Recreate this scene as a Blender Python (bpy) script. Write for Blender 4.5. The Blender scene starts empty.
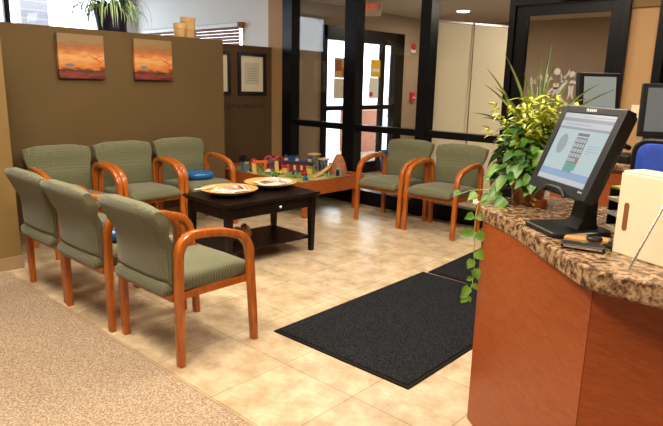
import bpy, bmesh, math, random
from mathutils import Vector as V, Matrix
R = math.radians
S = bpy.context.scene
COL = S.collection
random.seed(7)

# ------------------------------------------------------------ materials
def mat(name, col, rough=.5, metal=0, spec=.5, emit=None, estr=0, coat=0):
    m = bpy.data.materials.new(name); m.use_nodes = True
    b = m.node_tree.nodes['Principled BSDF']
    b.inputs['Base Color'].default_value = (*col, 1)
    b.inputs['Roughness'].default_value = rough
    b.inputs['Metallic'].default_value = metal
    b.inputs['Specular IOR Level'].default_value = spec
    b.inputs['Coat Weight'].default_value = coat
    if emit:
        b.inputs['Emission Color'].default_value = (*emit, 1)
        b.inputs['Emission Strength'].default_value = estr
    return m
def nodes(m): return m.node_tree.nodes, m.node_tree.links, m.node_tree.nodes['Principled BSDF']
def noise_mat(name, stops, scale=5, stretch=(1,1,1), detail=4, rough=.5, bump=0, bscale=None, distort=0, **k):
    """colour ramp over object-space noise"""
    m = mat(name, stops[0][1], rough, **k); n, l, b = nodes(m)
    tc = n.new('ShaderNodeTexCoord'); mp = n.new('ShaderNodeMapping')
    mp.inputs['Scale'].default_value = stretch
    l.new(tc.outputs['Object'], mp.inputs['Vector'])
    t = n.new('ShaderNodeTexNoise'); t.inputs['Scale'].default_value = scale
    t.inputs['Detail'].default_value = detail; t.inputs['Distortion'].default_value = distort
    l.new(mp.outputs[0], t.inputs['Vector'])
    r = n.new('ShaderNodeValToRGB'); e = r.color_ramp.elements
    while len(e) < len(stops): e.new(.5)
    for q, (p, c) in zip(e, stops): q.position = p; q.color = (*c, 1)
    l.new(t.outputs[0], r.inputs[0]); l.new(r.outputs[0], b.inputs['Base Color'])
    if bump:
        t2 = n.new('ShaderNodeTexNoise'); t2.inputs['Scale'].default_value = bscale or scale*4
        l.new(mp.outputs[0], t2.inputs['Vector'])
        bp = n.new('ShaderNodeBump'); bp.inputs['Strength'].default_value = bump; bp.inputs['Distance'].default_value = .004
        l.new(t2.outputs[0], bp.inputs['Height']); l.new(bp.outputs[0], b.inputs['Normal'])
    return m
M = {}
M['wood'] = noise_mat('honey_wood', [(.3,(.28,.060,.007)),(.52,(.39,.098,.010)),(.75,(.48,.145,.018))], 6, (6,6,1.2), rough=.28, coat=.3)
M['cherry'] = noise_mat('cherry_laminate', [(.3,(.25,.045,.006)),(.5,(.30,.060,.008)),(.72,(.35,.078,.012))], 6, (2.2,2.2,11), rough=.38, distort=1.6)
M['toywood'] = noise_mat('toy_table_wood', [(.3,(.27,.06,.015)),(.55,(.36,.09,.022)),(.8,(.42,.12,.03))], 5, (2,2,10), rough=.35)
M['espresso'] = noise_mat('espresso_wood', [(.3,(.005,.003,.0025)),(.7,(.010,.005,.004))], 6, (2,8,8), rough=.28, spec=.22)
M['brownwall'] = noise_mat('brown_paint', [(.3,(.098,.057,.013)),(.7,(.108,.063,.016))], 3, rough=.75, bump=.15, bscale=160)
M['darkwall'] = noise_mat('dark_brown_paint', [(.3,(.085,.045,.015)),(.7,(.092,.05,.018))], 3, rough=.75, bump=.15, bscale=160)
M['tanwall'] = noise_mat('tan_paint', [(.3,(.42,.245,.105)),(.7,(.45,.265,.115))], 3, rough=.7, bump=.15, bscale=160)
M['olivewall'] = noise_mat('olive_tan_paint', [(.3,(.185,.112,.030)),(.7,(.20,.122,.034))], 3, rough=.75, bump=.15, bscale=160)
M['lobbywall'] = noise_mat('taupe_paint', [(.3,(.36,.26,.17)),(.7,(.38,.28,.19))], 3, rough=.75)
M['whitewall'] = noise_mat('white_paint', [(.3,(.80,.79,.80)),(.7,(.82,.81,.82))], 3, rough=.8)
M['ceiling'] = noise_mat('ceiling_white', [(.4,(.72,.69,.64)),(.6,(.76,.73,.68))], 60, rough=.9)
M['lobbyceil'] = noise_mat('lobby_ceiling', [(.4,(.55,.48,.40)),(.6,(.6,.53,.45))], 60, rough=.9)
M['black_al'] = mat('black_aluminium', (.004,.004,.005), .3, spec=.18)
M['black_pl'] = mat('black_plastic', (.006,.006,.007), .38, spec=.35)
M['dark_pl'] = mat('charcoal_plastic', (.015,.015,.016), .42, spec=.35)
M['blackframe'] = mat('black_frame', (.015,.014,.014), .3)
M['paper'] = mat('cream_paper', (.78,.70,.55), .8)
M['paper2'] = mat('pale_print', (.62,.57,.45), .8)
M['white'] = mat('white_plastic', (.8,.8,.8), .45)
M['chrome'] = mat('silver', (.75,.74,.72), .25, 1)
M['cream'] = mat('cream_plastic', (.80,.70,.50), .5)
M['slot'] = mat('brown_slot', (.22,.07,.02), .6)
M['blue'] = mat('blue_shiny', (.008,.10,.28), .25)
M['bluechair'] = noise_mat('blue_fabric', [(.3,(.005,.04,.35)),(.7,(.01,.06,.45))], 60, rough=.7)
M['gold'] = noise_mat('gold_wicker', [(.35,(.46,.27,.065)),(.65,(.62,.40,.12))], 40, rough=.45, bump=.4, bscale=90)
M['base'] = mat('baseboard_tan', (.30,.20,.11), .6)
M['rubber'] = mat('rubber_edge', (.011,.008,.006), .8, spec=.1)
M['mat'] = noise_mat('charcoal_mat', [(.35,(.003,.0035,.0045)),(.52,(.011,.012,.014)),(.70,(.042,.044,.050))], 140, detail=2, rough=1, spec=.1, bump=.8, bscale=250)
M['carpet'] = noise_mat('beige_carpet', [(.34,(.20,.135,.083)),(.5,(.325,.235,.157)),(.66,(.48,.37,.27))], 120, detail=3, rough=.95, bump=1, bscale=150)
M['orange'] = mat('orange_paint', (.75,.13,.01), .4)
M['red'] = mat('red_paint', (.55,.02,.03), .4)
M['maroon'] = mat('maroon_paint', (.20,.015,.03), .4)
M['navy'] = mat('navy_paint', (.015,.05,.15), .4)
M['yellow'] = mat('yellow_paint', (.75,.45,.03), .4)
M['green'] = mat('green_paint', (.08,.28,.04), .5)
M['grey'] = mat('grey_paint', (.22,.23,.22), .5)
M['bluegrey'] = mat('blue_grey_paint', (.10,.16,.20), .5)
M['pale'] = mat('pale_wood', (.68,.44,.18), .45)
M['rock'] = noise_mat('orange_rock', [(.4,(.45,.12,.03)),(.6,(.25,.10,.05))], 25, rough=.6)
M['blind'] = mat('mauve_blind', (.34,.17,.14), .5)
M['bark'] = noise_mat('turned_wood', [(.3,(.50,.29,.10)),(.7,(.66,.42,.18))], 6, (1,1,14), rough=.5)
M['soil'] = mat('soil', (.03,.018,.01), .9)
M['terra'] = noise_mat('wicker_basket', [(.4,(.30,.10,.035)),(.6,(.55,.30,.14))], 50, rough=.7)
M['pot_dark'] = mat('dark_blue_pot', (.012,.014,.05), .4)
M['leather'] = noise_mat('tan_leather', [(.4,(.45,.23,.07)),(.6,(.55,.30,.10))], 20, rough=.55)
M['yelpaper'] = mat('yellow_paper', (.70,.68,.04), .6)
M['outwhite'] = mat('outside_render', (.8,.82,.85), .8)
M['outground'] = noise_mat('outside_paving', [(.4,(.5,.5,.49)),(.6,(.6,.6,.58))], 5, rough=.9)
M['lampface'] = mat('lamp_diffuser', (1,.95,.85), .5, emit=(1,.88,.68), estr=9)
M['downlight'] = mat('downlight_face', (1,1,1), .5, emit=(1,.93,.8), estr=12)
M['exitred'] = mat('exit_red', (.9,.03,.02), .5, emit=(1,.06,.03), estr=.8)
M['exitface'] = mat('exit_face', (.8,.7,.5), .5)
M['frost'] = mat('frosted_vinyl', (.42,.40,.37), .6)
M['script'] = mat('wall_lettering', (.045,.022,.009), .7)
def leafmat(name, a, b, tr=.0):
    m = noise_mat(name, [(.35,a),(.65,b)], 14, rough=.4, detail=2)
    return m
M['leaf'] = leafmat('pothos_leaf', (.055,.17,.012), (.17,.31,.035))
M['leafd'] = leafmat('dark_leaf', (.022,.09,.014), (.07,.19,.03))
M['lime'] = leafmat('lime_leaf', (.34,.42,.02), (.56,.58,.06))
M['blade'] = leafmat('spiky_leaf', (.06,.12,.015), (.20,.24,.06))
M['stem'] = mat('plant_stem', (.30,.36,.08), .5)
M['spidg'] = leafmat('spider_green', (.05,.17,.04), (.12,.30,.08))
M['spidw'] = mat('spider_cream', (.62,.66,.45), .5)
M['flower'] = mat('small_white_flower', (.9,.88,.8), .6)

# fabric with a fine woven check
def fabric():
    m = mat('sage_fabric', (.16,.17,.09), .9, spec=.2); n, l, b = nodes(m)
    tc = n.new('ShaderNodeTexCoord'); mp = n.new('ShaderNodeMapping'); mp.inputs['Rotation'].default_value = (0,R(45),0)
    l.new(tc.outputs['Object'], mp.inputs['Vector'])
    ch = n.new('ShaderNodeTexChecker'); ch.inputs['Scale'].default_value = 105
    ch.inputs['Color1'].default_value = (.084,.088,.044,1); ch.inputs['Color2'].default_value = (.152,.151,.086,1)
    l.new(mp.outputs[0], ch.inputs['Vector'])
    nz = n.new('ShaderNodeTexNoise'); nz.inputs['Scale'].default_value = 140
    l.new(tc.outputs['Object'], nz.inputs['Vector'])
    mx = n.new('ShaderNodeMix'); mx.data_type = 'RGBA'; mx.blend_type = 'OVERLAY'; mx.inputs[0].default_value = .35
    l.new(ch.outputs[0], mx.inputs[6]); l.new(nz.outputs[0], mx.inputs[7]); l.new(mx.outputs[2], b.inputs['Base Color'])
    b.inputs['Sheen Weight'].default_value = .25
    return m
M['fabric'] = fabric()

def tile():
    m = mat('stone_tile', (.6,.5,.35), .3); n, l, b = nodes(m)
    tc = n.new('ShaderNodeTexCoord'); mp = n.new('ShaderNodeMapping'); mp.inputs['Location'].default_value = (2.065,-1.457,0)
    l.new(tc.outputs['Object'], mp.inputs['Vector'])
    br = n.new('ShaderNodeTexBrick'); br.offset = 0; br.squash = 1
    br.inputs['Scale'].default_value = 1; br.inputs['Brick Width'].default_value = .47; br.inputs['Row Height'].default_value = .47
    br.inputs['Mortar Size'].default_value = .0035; br.inputs['Mortar Smooth'].default_value = .3; br.inputs['Bias'].default_value = 0
    br.inputs['Color1'].default_value = (.93,.93,.93,1); br.inputs['Color2'].default_value = (1.03,1.03,1.03,1); br.inputs['Mortar'].default_value = (.62,.58,.52,1)
    l.new(mp.outputs[0], br.inputs['Vector'])
    nz = n.new('ShaderNodeTexNoise'); nz.inputs['Scale'].default_value = 6.5; nz.inputs['Detail'].default_value = 9; nz.inputs['Roughness'].default_value = .66
    l.new(tc.outputs['Object'], nz.inputs['Vector'])
    r = n.new('ShaderNodeValToRGB'); e = r.color_ramp.elements
    e[0].position = .33; e[0].color = (.38,.27,.155,1); e[1].position = .62; e[1].color = (.60,.475,.32,1)
    l.new(nz.outputs[0], r.inputs[0])
    mx = n.new('ShaderNodeMix'); mx.data_type = 'RGBA'; mx.blend_type = 'MULTIPLY'; mx.inputs[0].default_value = 1
    l.new(r.outputs[0], mx.inputs[6]); l.new(br.outputs[0], mx.inputs[7]); l.new(mx.outputs[2], b.inputs['Base Color'])
    bp = n.new('ShaderNodeBump'); bp.inputs['Strength'].default_value = .25; bp.inputs['Distance'].default_value = .01
    nz2 = n.new('ShaderNodeTexNoise'); nz2.inputs['Scale'].default_value = 9; l.new(tc.outputs['Object'], nz2.inputs['Vector'])
    l.new(nz2.outputs[0], bp.inputs['Height']); l.new(bp.outputs[0], b.inputs['Normal'])
    b.inputs['Roughness'].default_value = .27
    return m
M['tile'] = tile()

def granite():
    m = mat('granite', (.4,.3,.2), .16); n, l, b = nodes(m)
    tc = n.new('ShaderNodeTexCoord')
    a = n.new('ShaderNodeTexNoise'); a.inputs['Scale'].default_value = 42; a.inputs['Detail'].default_value = 5; a.inputs['Roughness'].default_value = .7
    l.new(tc.outputs['Object'], a.inputs['Vector'])
    r = n.new('ShaderNodeValToRGB'); e = r.color_ramp.elements
    for _ in range(3): e.new(.5)
    for q, (p, c) in zip(e, [(.36,(.015,.011,.009)),(.44,(.13,.065,.03)),(.51,(.28,.165,.09)),(.6,(.44,.31,.19)),(.68,(.20,.13,.09))]): q.position = p; q.color = (*c,1)
    l.new(a.outputs[0], r.inputs[0])
    v = n.new('ShaderNodeTexVoronoi'); v.inputs['Scale'].default_value = 95; l.new(tc.outputs['Object'], v.inputs['Vector'])
    r2 = n.new('ShaderNodeValToRGB'); r2.color_ramp.elements[0].position = .18; r2.color_ramp.elements[0].color = (.35,.3,.27,1); r2.color_ramp.elements[1].position = .34
    l.new(v.outputs[0], r2.inputs[0])
    mx = n.new('ShaderNodeMix'); mx.data_type = 'RGBA'; mx.blend_type = 'MULTIPLY'; mx.inputs[0].default_value = .7
    l.new(r.outputs[0], mx.inputs[6]); l.new(r2.outputs[0], mx.inputs[7]); l.new(mx.outputs[2], b.inputs['Base Color'])
    return m
M['granite'] = granite()

def glass(name, tint=(.97,.98,.98)):
    m = bpy.data.materials.new(name); m.use_nodes = True; n, l = m.node_tree.nodes, m.node_tree.links
    n.clear(); o = n.new('ShaderNodeOutputMaterial'); t = n.new('ShaderNodeBsdfTransparent'); t.inputs[0].default_value = (*tint,1)
    g = n.new('ShaderNodeBsdfGlossy'); g.inputs['Roughness'].default_value = .01
    f = n.new('ShaderNodeFresnel'); ge = n.new('ShaderNodeNewGeometry'); mr = n.new('ShaderNodeMapRange')   # same reflectance from both sides of the pane
    mr.inputs['To Min'].default_value = 1.5; mr.inputs['To Max'].default_value = 1/1.5; l.new(ge.outputs['Backfacing'], mr.inputs['Value']); l.new(mr.outputs[0], f.inputs[0])
    x = n.new('ShaderNodeMixShader'); l.new(f.outputs[0], x.inputs[0]); l.new(t.outputs[0], x.inputs[1]); l.new(g.outputs[0], x.inputs[2]); l.new(x.outputs[0], o.inputs[0])
    return m
M['glass'] = glass('clear_glass')

def brick():
    m = mat('outside_brick', (.4,.3,.3), .8); n, l, b = nodes(m)
    tc = n.new('ShaderNodeTexCoord'); mp = n.new('ShaderNodeMapping'); mp.inputs['Rotation'].default_value = (R(90),0,R(90))
    l.new(tc.outputs['Object'], mp.inputs['Vector'])
    br = n.new('ShaderNodeTexBrick'); br.inputs['Scale'].default_value = 3.2
    br.inputs['Color1'].default_value = (.20,.19,.21,1); br.inputs['Color2'].default_value = (.27,.25,.27,1); br.inputs['Mortar'].default_value = (.38,.38,.4,1)
    l.new(mp.outputs[0], br.inputs['Vector']); l.new(br.outputs[0], b.inputs['Base Color']); return m
M['brick'] = brick()

def sunset():
    """abstract bands of amber, orange and umber by height on the canvas (object z 0..0.39)"""
    m = mat('abstract_canvas', (.5,.2,.05), .5); n, l, b = nodes(m)
    tc = n.new('ShaderNodeTexCoord'); sp = n.new('ShaderNodeSeparateXYZ'); l.new(tc.outputs['Object'], sp.inputs[0])
    mp = n.new('ShaderNodeMapping'); mp.inputs['Scale'].default_value = (1,3,12); l.new(tc.outputs['Object'], mp.inputs['Vector'])
    nz = n.new('ShaderNodeTexNoise'); nz.inputs['Scale'].default_value = 2.2; nz.inputs['Detail'].default_value = 6; l.new(mp.outputs[0], nz.inputs['Vector'])
    a = n.new('ShaderNodeMath'); a.operation = 'MULTIPLY_ADD'; a.inputs[1].default_value = .16; l.new(nz.outputs[0], a.inputs[0]); l.new(sp.outputs[2], a.inputs[2])
    s = n.new('ShaderNodeMath'); s.operation = 'MULTIPLY_ADD'; s.inputs[1].default_value = 2.5; s.inputs[2].default_value = -.2; l.new(a.outputs[0], s.inputs[0])
    r = n.new('ShaderNodeValToRGB'); e = r.color_ramp.elements
    st = [(.0,(.06,.008,.012)),(.1,(.22,.03,.015)),(.17,(.07,.02,.01)),(.22,(.48,.13,.02)),(.34,(.55,.22,.05)),(.48,(.62,.34,.12)),(.6,(.46,.14,.03)),(.72,(.26,.10,.035)),(.8,(.24,.15,.06)),(1,(.24,.15,.06))]
    while len(e) < len(st): e.new(.5)
    for q, (p, c) in zip(e, st): q.position = p; q.color = (*c,1)
    l.new(s.outputs[0], r.inputs[0]); l.new(r.outputs[0], b.inputs['Base Color']); return m
M['sunset'] = sunset()

# ------------------------------------------------------------ mesh builder
class MB:
    def __init__(s): s.bm = bmesh.new(); s.mi = 0
    def _f(s, vs):
        try: f = s.bm.faces.new(vs); f.material_index = s.mi; return f
        except ValueError: return None
    def box(s, x0,x1,y0,y1,z0,z1, mtx=None):
        c = [V((x,y,z)) for z in (z0,z1) for y in (y0,y1) for x in (x0,x1)]
        if mtx: c = [mtx @ p for p in c]
        v = [s.bm.verts.new(p) for p in c]
        for q in ((0,2,3,1),(4,5,7,6),(0,1,5,4),(2,6,7,3),(0,4,6,2),(1,3,7,5)): s._f([v[i] for i in q])
        return s
    def prism(s, poly, z0, z1, mtx=None):
        a = [V((x,y,z0)) for x,y in poly]; b = [V((x,y,z1)) for x,y in poly]
        if mtx: a = [mtx@p for p in a]; b = [mtx@p for p in b]
        a = [s.bm.verts.new(p) for p in a]; b = [s.bm.verts.new(p) for p in b]; n = len(a)
        s._f(a[::-1]); s._f(b)
        for i in range(n): s._f([a[i],a[(i+1)%n],b[(i+1)%n],b[i]])
        return s
    def rings(s, rs, cap=True, closed=False):
        r = [[s.bm.verts.new(p) for p in q] for q in rs]; n = len(r[0])
        for i in range(len(r)-1):
            for j in range(n): s._f([r[i][j],r[i][(j+1)%n],r[i+1][(j+1)%n],r[i+1][j]])
        if cap: s._f(r[0][::-1]); s._f(r[-1])
        return s
    def lathe(s, prof, c=(0,0,0), n=24, cap=True, sx=1, sy=1):
        c = V(c)
        return s.rings([[c+V((r*sx*math.cos(2*math.pi*j/n), r*sy*math.sin(2*math.pi*j/n), z)) for j in range(n)] for r,z in prof], cap)
    def tube(s, pts, r, n=8, flat=1.0):
        pts = [V(p) for p in pts]; rs = []; up = V((0,0,1)); prev = None
        for i,p in enumerate(pts):
            t = (pts[min(i+1,len(pts)-1)]-pts[max(i-1,0)]).normalized()
            if prev is None:
                a = t.cross(up if abs(t.z)<.9 else V((1,0,0))).normalized()
            else: a = (prev - t*prev.dot(t)).normalized()
            prev = a; b = t.cross(a); rr = r(i/(len(pts)-1)) if callable(r) else r
            rs.append([p+a*rr*math.cos(2*math.pi*j/n)+b*rr*flat*math.sin(2*math.pi*j/n) for j in range(n)])
        return s.rings(rs)
    def sweepx(s, pts, w, th):
        """sweep a rounded rectangle (w along x, th in the path plane) along pts = [(y,z[,th])], at x=s.x"""
        rs = []
        for i,p in enumerate(pts):
            a = V(pts[max(i-1,0)][:2]); b = V(pts[min(i+1,len(pts)-1)][:2]); t = (b-a).normalized(); nn = V((-t.y,t.x))
            h = (p[2] if len(p)>2 else th)/2; W = w/2; c = min(W,h)*.45; ring = []
            for (u,v) in ((-W+c,-h),(W-c,-h),(W-c*.3,-h+c*.3),(W,-h+c),(W,h-c),(W-c*.3,h-c*.3),(W-c,h),(-W+c,h),(-W+c*.3,h-c*.3),(-W,h-c),(-W,-h+c),(-W+c*.3,-h+c*.3)):
                q = V(p[:2])+nn*v; ring.append(V((s.x+u,q.x,q.y)))
            rs.append(ring)
        return s.rings(rs)
    def leaf(s, p, d, n, L, W, droop=0, shape='heart', k=5):
        d = V(d).normalized(); n = (V(n)-d*V(n).dot(d)).normalized(); side = d.cross(n)
        rows = []
        prof = {'heart':[.0,.85,1,.72,.38,0],'oval':[.05,.7,1,.9,.55,0],'blade':[.5,.9,1,.85,.5,0]}[shape]
        for i in range(k+1):
            t = i/k; q = t*5; a = int(min(q,4)); w = prof[a]+(prof[a+1]-prof[a])*(q-a); w *= W/2
            c = V(p)+d*L*t - V((0,0,1))*droop*L*t*t
            back = -d*W*.22 if (shape=='heart' and i==1) else V((0,0,0))
            rows.append((c+side*w+n*w*.35+back, c, c-side*w+n*w*.35+back))
        vs = [[s.bm.verts.new(x) for x in r] for r in rows]
        for i in range(k):
            for j in (0,1): s._f([vs[i][j],vs[i][j+1],vs[i+1][j+1],vs[i+1][j]])
        return s
    def build(s, name, m, parent=None, smooth=False, bevel=0, loc=None, kind=None, segs=2, recalc=True, ang=40):
        bmesh.ops.remove_doubles(s.bm, verts=s.bm.verts, dist=1e-6)
        if recalc: bmesh.ops.recalc_face_normals(s.bm, faces=s.bm.faces)
        me = bpy.data.meshes.new(name); s.bm.to_mesh(me); s.bm.free()
        for q in (m if isinstance(m,(list,tuple)) else [m]): me.materials.append(M[q])
        o = bpy.data.objects.new(name, me); COL.objects.link(o)
        if parent: o.parent = parent
        if loc: o.location = loc
        if smooth:
            me.polygons.foreach_set('use_smooth', [True]*len(me.polygons))
            try: me.set_sharp_from_angle(angle=R(ang))
            except Exception: pass
        if bevel:
            b = o.modifiers.new('bevel','BEVEL'); b.width = bevel; b.segments = segs; b.limit_method = 'ANGLE'; b.angle_limit = R(35)
        if kind: o['kind'] = kind
        return o
def tag(o, label, cat, group=None, kind=None):
    o['label'] = label; o['category'] = cat
    if group: o['group'] = group
    if kind: o['kind'] = kind
    return o
def empty(name, loc=(0,0,0), rz=0, label=None, cat=None, group=None):
    o = bpy.data.objects.new(name, None); COL.objects.link(o); o.location = loc; o.rotation_euler = (0,0,rz); o.empty_display_size = .1
    if label: tag(o, label, cat, group)
    return o
def dup(root, loc, rz, label):
    r = root.copy(); COL.objects.link(r); r.location = loc; r.rotation_euler = (0,0,rz); r['label'] = label
    for ch in list(root.children):
        c = ch.copy(); COL.objects.link(c); c.parent = r
        for g in list(ch.children):
            d = g.copy(); COL.objects.link(d); d.parent = c
    return r
def struct(name, mb, m, **k): return mb.build(name, m, kind='structure', **k)
def bx(*a): return MB().box(*a)
def text(name, body, size, m, parent=None, loc=(0,0,0), rot=(0,0,0), ext=.001, align='CENTER', sx=1):
    c = bpy.data.curves.new(name, 'FONT'); c.body = body; c.size = size; c.extrude = ext; c.align_x = align; c.align_y = 'CENTER'
    c.materials.append(M[m]); t = bpy.data.objects.new(name+'_tmp', c); COL.objects.link(t)
    bpy.context.view_layer.update()
    me = bpy.data.meshes.new_from_object(t.evaluated_get(bpy.context.evaluated_depsgraph_get())); bpy.data.objects.remove(t)
    o = bpy.data.objects.new(name, me); COL.objects.link(o)
    if not me.materials: me.materials.append(M[m])
    o.location = loc; o.rotation_euler = rot; o.scale = (sx,1,1)
    if parent: o.parent = parent
    return o

# ------------------------------------------------------------ camera
cam = bpy.data.cameras.new('camera'); co = bpy.data.objects.new('camera', cam); COL.objects.link(co); S.camera = co
yaw, pitch, roll = -0.738580016, 0.220106743, 0.0222702457
f = V((math.sin(yaw)*math.cos(pitch), math.cos(yaw)*math.cos(pitch), -math.sin(pitch)))
r = f.cross(V((0,0,1))).normalized(); u = r.cross(f); c_, s_ = math.cos(roll), math.sin(roll)
r2, u2 = c_*r+s_*u, -s_*r+c_*u
co.matrix_world = Matrix(((r2.x,u2.x,-f.x,0),(r2.y,u2.y,-f.y,0),(r2.z,u2.z,-f.z,1.45),(0,0,0,1)))
cam.sensor_width = 36; cam.lens = 580.286*36/663; cam.clip_start = .05

# ------------------------------------------------------------ setting
GY = 5.47            # plane of the glass front
CH = 2.95            # ceiling of the room
struct('floor', bx(-9.8,3.2,1.44,10.2,-.1,0), 'tile')
struct('floor_carpet', bx(-9.8,3.2,-3.2,1.437,-.1,.006), 'carpet')
struct('trim_1', bx(-4.65,3.2,1.434,1.443,0,.0068), 'base')
struct('ceiling', bx(-9.8,3.2,-3.2,GY+.1,CH,CH+.1), 'ceiling')
struct('ceiling_lobby', bx(-6.3,3.2,GY+.1,10.2,2.58,2.68), 'lobbyceil')
struct('wall_rear', bx(-9.8,3.2,-3.3,-3.2,0,CH), 'tanwall')
struct('wall_right', bx(3.2,3.3,-3.3,10.2,0,CH), 'tanwall')
# far left outer wall with the wide window
wl = MB(); wl.box(-9.8,-9.68,-3.2,.6,0,CH); wl.box(-9.8,-9.68,.6,5.3,0,.9); wl.box(-9.8,-9.68,5.3,GY+.12,0,CH)
struct('wall_left', wl, 'whitewall')
wf = MB()
for y in (.6,2.0,3.36,5.22): wf.box(-9.78,-9.70,y,y+.08,.9,CH)
wf.box(-9.78,-9.70,.6,5.3,.9,.98); wf.box(-9.78,-9.70,.6,5.3,CH-.06,CH)
w1 = struct('window_1', wf, 'dark_pl')
struct('window_pane', bx(-9.745,-9.735,.68,5.22,.98,CH-.06), 'glass', parent=w1)
# wall in the plane of the glass front, left of it: white, with the blinded window
wb = MB(); wb.box(-9.68,-9.45,GY,GY+.12,0,CH); wb.box(-9.45,-6.72,GY,GY+.12,0,.9); wb.box(-9.45,-6.72,GY,GY+.12,2.27,CH); wb.box(-6.72,-6.215,GY,GY+.12,0,CH)
struct('wall_back_left', wb, 'whitewall')
wf = MB()
for x in (-9.45,-8.1,-6.79): wf.box(x,x+.07,GY+.02,GY+.1,.9,2.27)
wf.box(-9.45,-6.72,GY+.02,GY+.1,.9,.97); wf.box(-9.45,-6.72,GY+.02,GY+.1,2.2,2.27)
w2 = struct('window_2', wf, 'white')
struct('window_pane', bx(-9.4,-6.75,GY+.055,GY+.065,.97,2.2), 'glass', parent=w2)
struct('wall_back', bx(-6.215,-5.885,GY,GY+.12,0,CH), 'tanwall')
wr = MB(); wr.box(-1.62,-1.40,GY,GY+.12,0,CH); wr.box(-1.40,-.42,GY,GY+.12,2.2,CH); wr.box(-.42,3.2,GY,GY+.12,0,CH)
struct('wall_back_right', wr, 'tanwall')
struct('trim_2', bx(-1.62,-1.40,GY-.02,GY-.001,2.12,2.2), 'olivewall')
# black door in the right-hand wall
d2 = MB(); d2.box(-1.40,-1.33,GY-.03,GY+.1,0,2.2); d2.box(-.49,-.42,GY-.03,GY+.1,0,2.2); d2.box(-1.33,-.49,GY-.03,GY+.1,2.13,2.2); d2.box(-1.33,-.49,GY+.02,GY+.07,0,2.13)
dd = struct('door_2', d2, 'black_al', bevel=.004)
MB().tube([(-1.25,GY+.02,1.0),(-1.25,GY-.03,1.0),(-1.14,GY-.03,1.0)],.01).build('door_handle','chrome',dd,smooth=True)

# glass front
PH = 2.95
gf = MB()
for a,b in ((-5.885,-5.70),(-4.79,-4.60),(-3.71,-3.575)): gf.box(a,b,GY-.05,GY+.1,0,PH)
gf.box(-2.70,-2.64,GY-.05,GY+.1,0,PH); gf.box(-1.685,-1.62,GY-.05,GY+.1,0,PH)
for a,b in ((-5.70,-4.79),(-4.60,-3.71),(-3.575,-2.70)):
    gf.box(a,b,GY-.03,GY+.08,0,.17); gf.box(a,b,GY-.03,GY+.08,.89,.965); gf.box(a,b,GY-.03,GY+.08,2.85,PH)
gf.box(-2.64,-1.685,GY-.05,GY+.1,2.20,2.30); gf.box(-2.64,-1.685,GY-.05,GY+.1,2.85,PH)
g = struct('window_3', gf, 'black_al', bevel=.003)
for a,b in ((-5.70,-4.79),(-4.60,-3.71),(-3.575,-2.70)):
    struct('window_pane', bx(a,b,GY+.02,GY+.03,.17,.89), 'glass', parent=g)
    struct('window_pane', bx(a,b,GY+.02,GY+.03,.965,2.85), 'glass', parent=g)
struct('window_pane', bx(-2.64,-1.685,GY+.02,GY+.03,2.30,2.85), 'glass', parent=g)
d1 = MB(); d1.box(-2.635,-2.53,GY-.02,GY+.04,.01,2.19); d1.box(-1.78,-1.69,GY-.02,GY+.04,.01,2.19)
d1.box(-2.53,-1.78,GY-.02,GY+.04,2.105,2.19); d1.box(-2.53,-1.78,GY-.02,GY+.04,.01,.24); d1.box(-2.53,-1.78,GY-.02,GY+.04,.93,1.0)
d = struct('door_1', d1, 'black_al', bevel=.003)
struct('door_pane', bx(-2.53,-1.78,GY+.005,GY+.015,1.0,2.105), 'glass', parent=d)
struct('door_pane', bx(-2.53,-1.78,GY+.005,GY+.015,.24,.93), 'glass', parent=d)
MB().tube([(-1.735,GY-.02,1.3),(-1.735,GY-.07,1.3),(-1.735,GY-.07,.95),(-1.735,GY-.02,.95)],.012).build('door_handle','chrome',d,smooth=True)
cl = MB(); cl.box(-2.2,-1.95,GY-.1,GY-.05,2.215,2.27); cl.box(-2.1,-2.085,GY-.3,GY-.1,2.24,2.25)
cl.build('door_closer','dark_pl',d,bevel=.004)
# frosted emblem of people with raised arms
lg = MB()
def arc(cx, cz, r, a0, a1, w0, w1, n=14):
    q = []
    for i in range(n+1):
        t = i/n; a = R(a0+(a1-a0)*t); w = (w0+(w1-w0)*t)*math.sin(math.pi*min(1,.12+t*.88))**.5
        for s in (1,-1): q.append((cx+(r+s*w/2)*math.cos(a), cz+(r+s*w/2)*math.sin(a)))
    for i in range(n):
        vs = [lg.bm.verts.new((x,GY+.003,z)) for x,z in (q[2*i],q[2*i+1],q[2*i+3],q[2*i+2])]; lg._f(vs)
def disc(cx,cz,r):
    lg._f([lg.bm.verts.new((cx+r*math.cos(a*math.pi/8),GY+.003,cz+r*math.sin(a*math.pi/8))) for a in range(16)])
def figure(cx,cz,s):
    disc(cx,cz,.030*s)
    arc(cx-.125*s,cz+.0*s,.075*s*1.0,-5,-75,.004*s,.03*s); arc(cx-.02*s,cz+.02*s,.09*s,180,262,.006*s,.032*s)
    arc(cx+.02*s,cz+.02*s,.09*s,0,-82,.006*s,.032*s)
    arc(cx-.17*s,cz-.16*s,.16*s,20,-32,.03*s,.012*s); arc(cx+.17*s,cz-.16*s,.16*s,160,212,.03*s,.012*s)
figure(-2.20,1.60,1.0); figure(-2.06,1.575,.95); figure(-2.36,1.545,.8)
arc(-2.06,1.41,.10,20,330,.03,.02,22); arc(-2.2,1.38,.07,60,200,.022,.02)
lg.build('door_emblem','frost',d,recalc=False)

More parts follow.
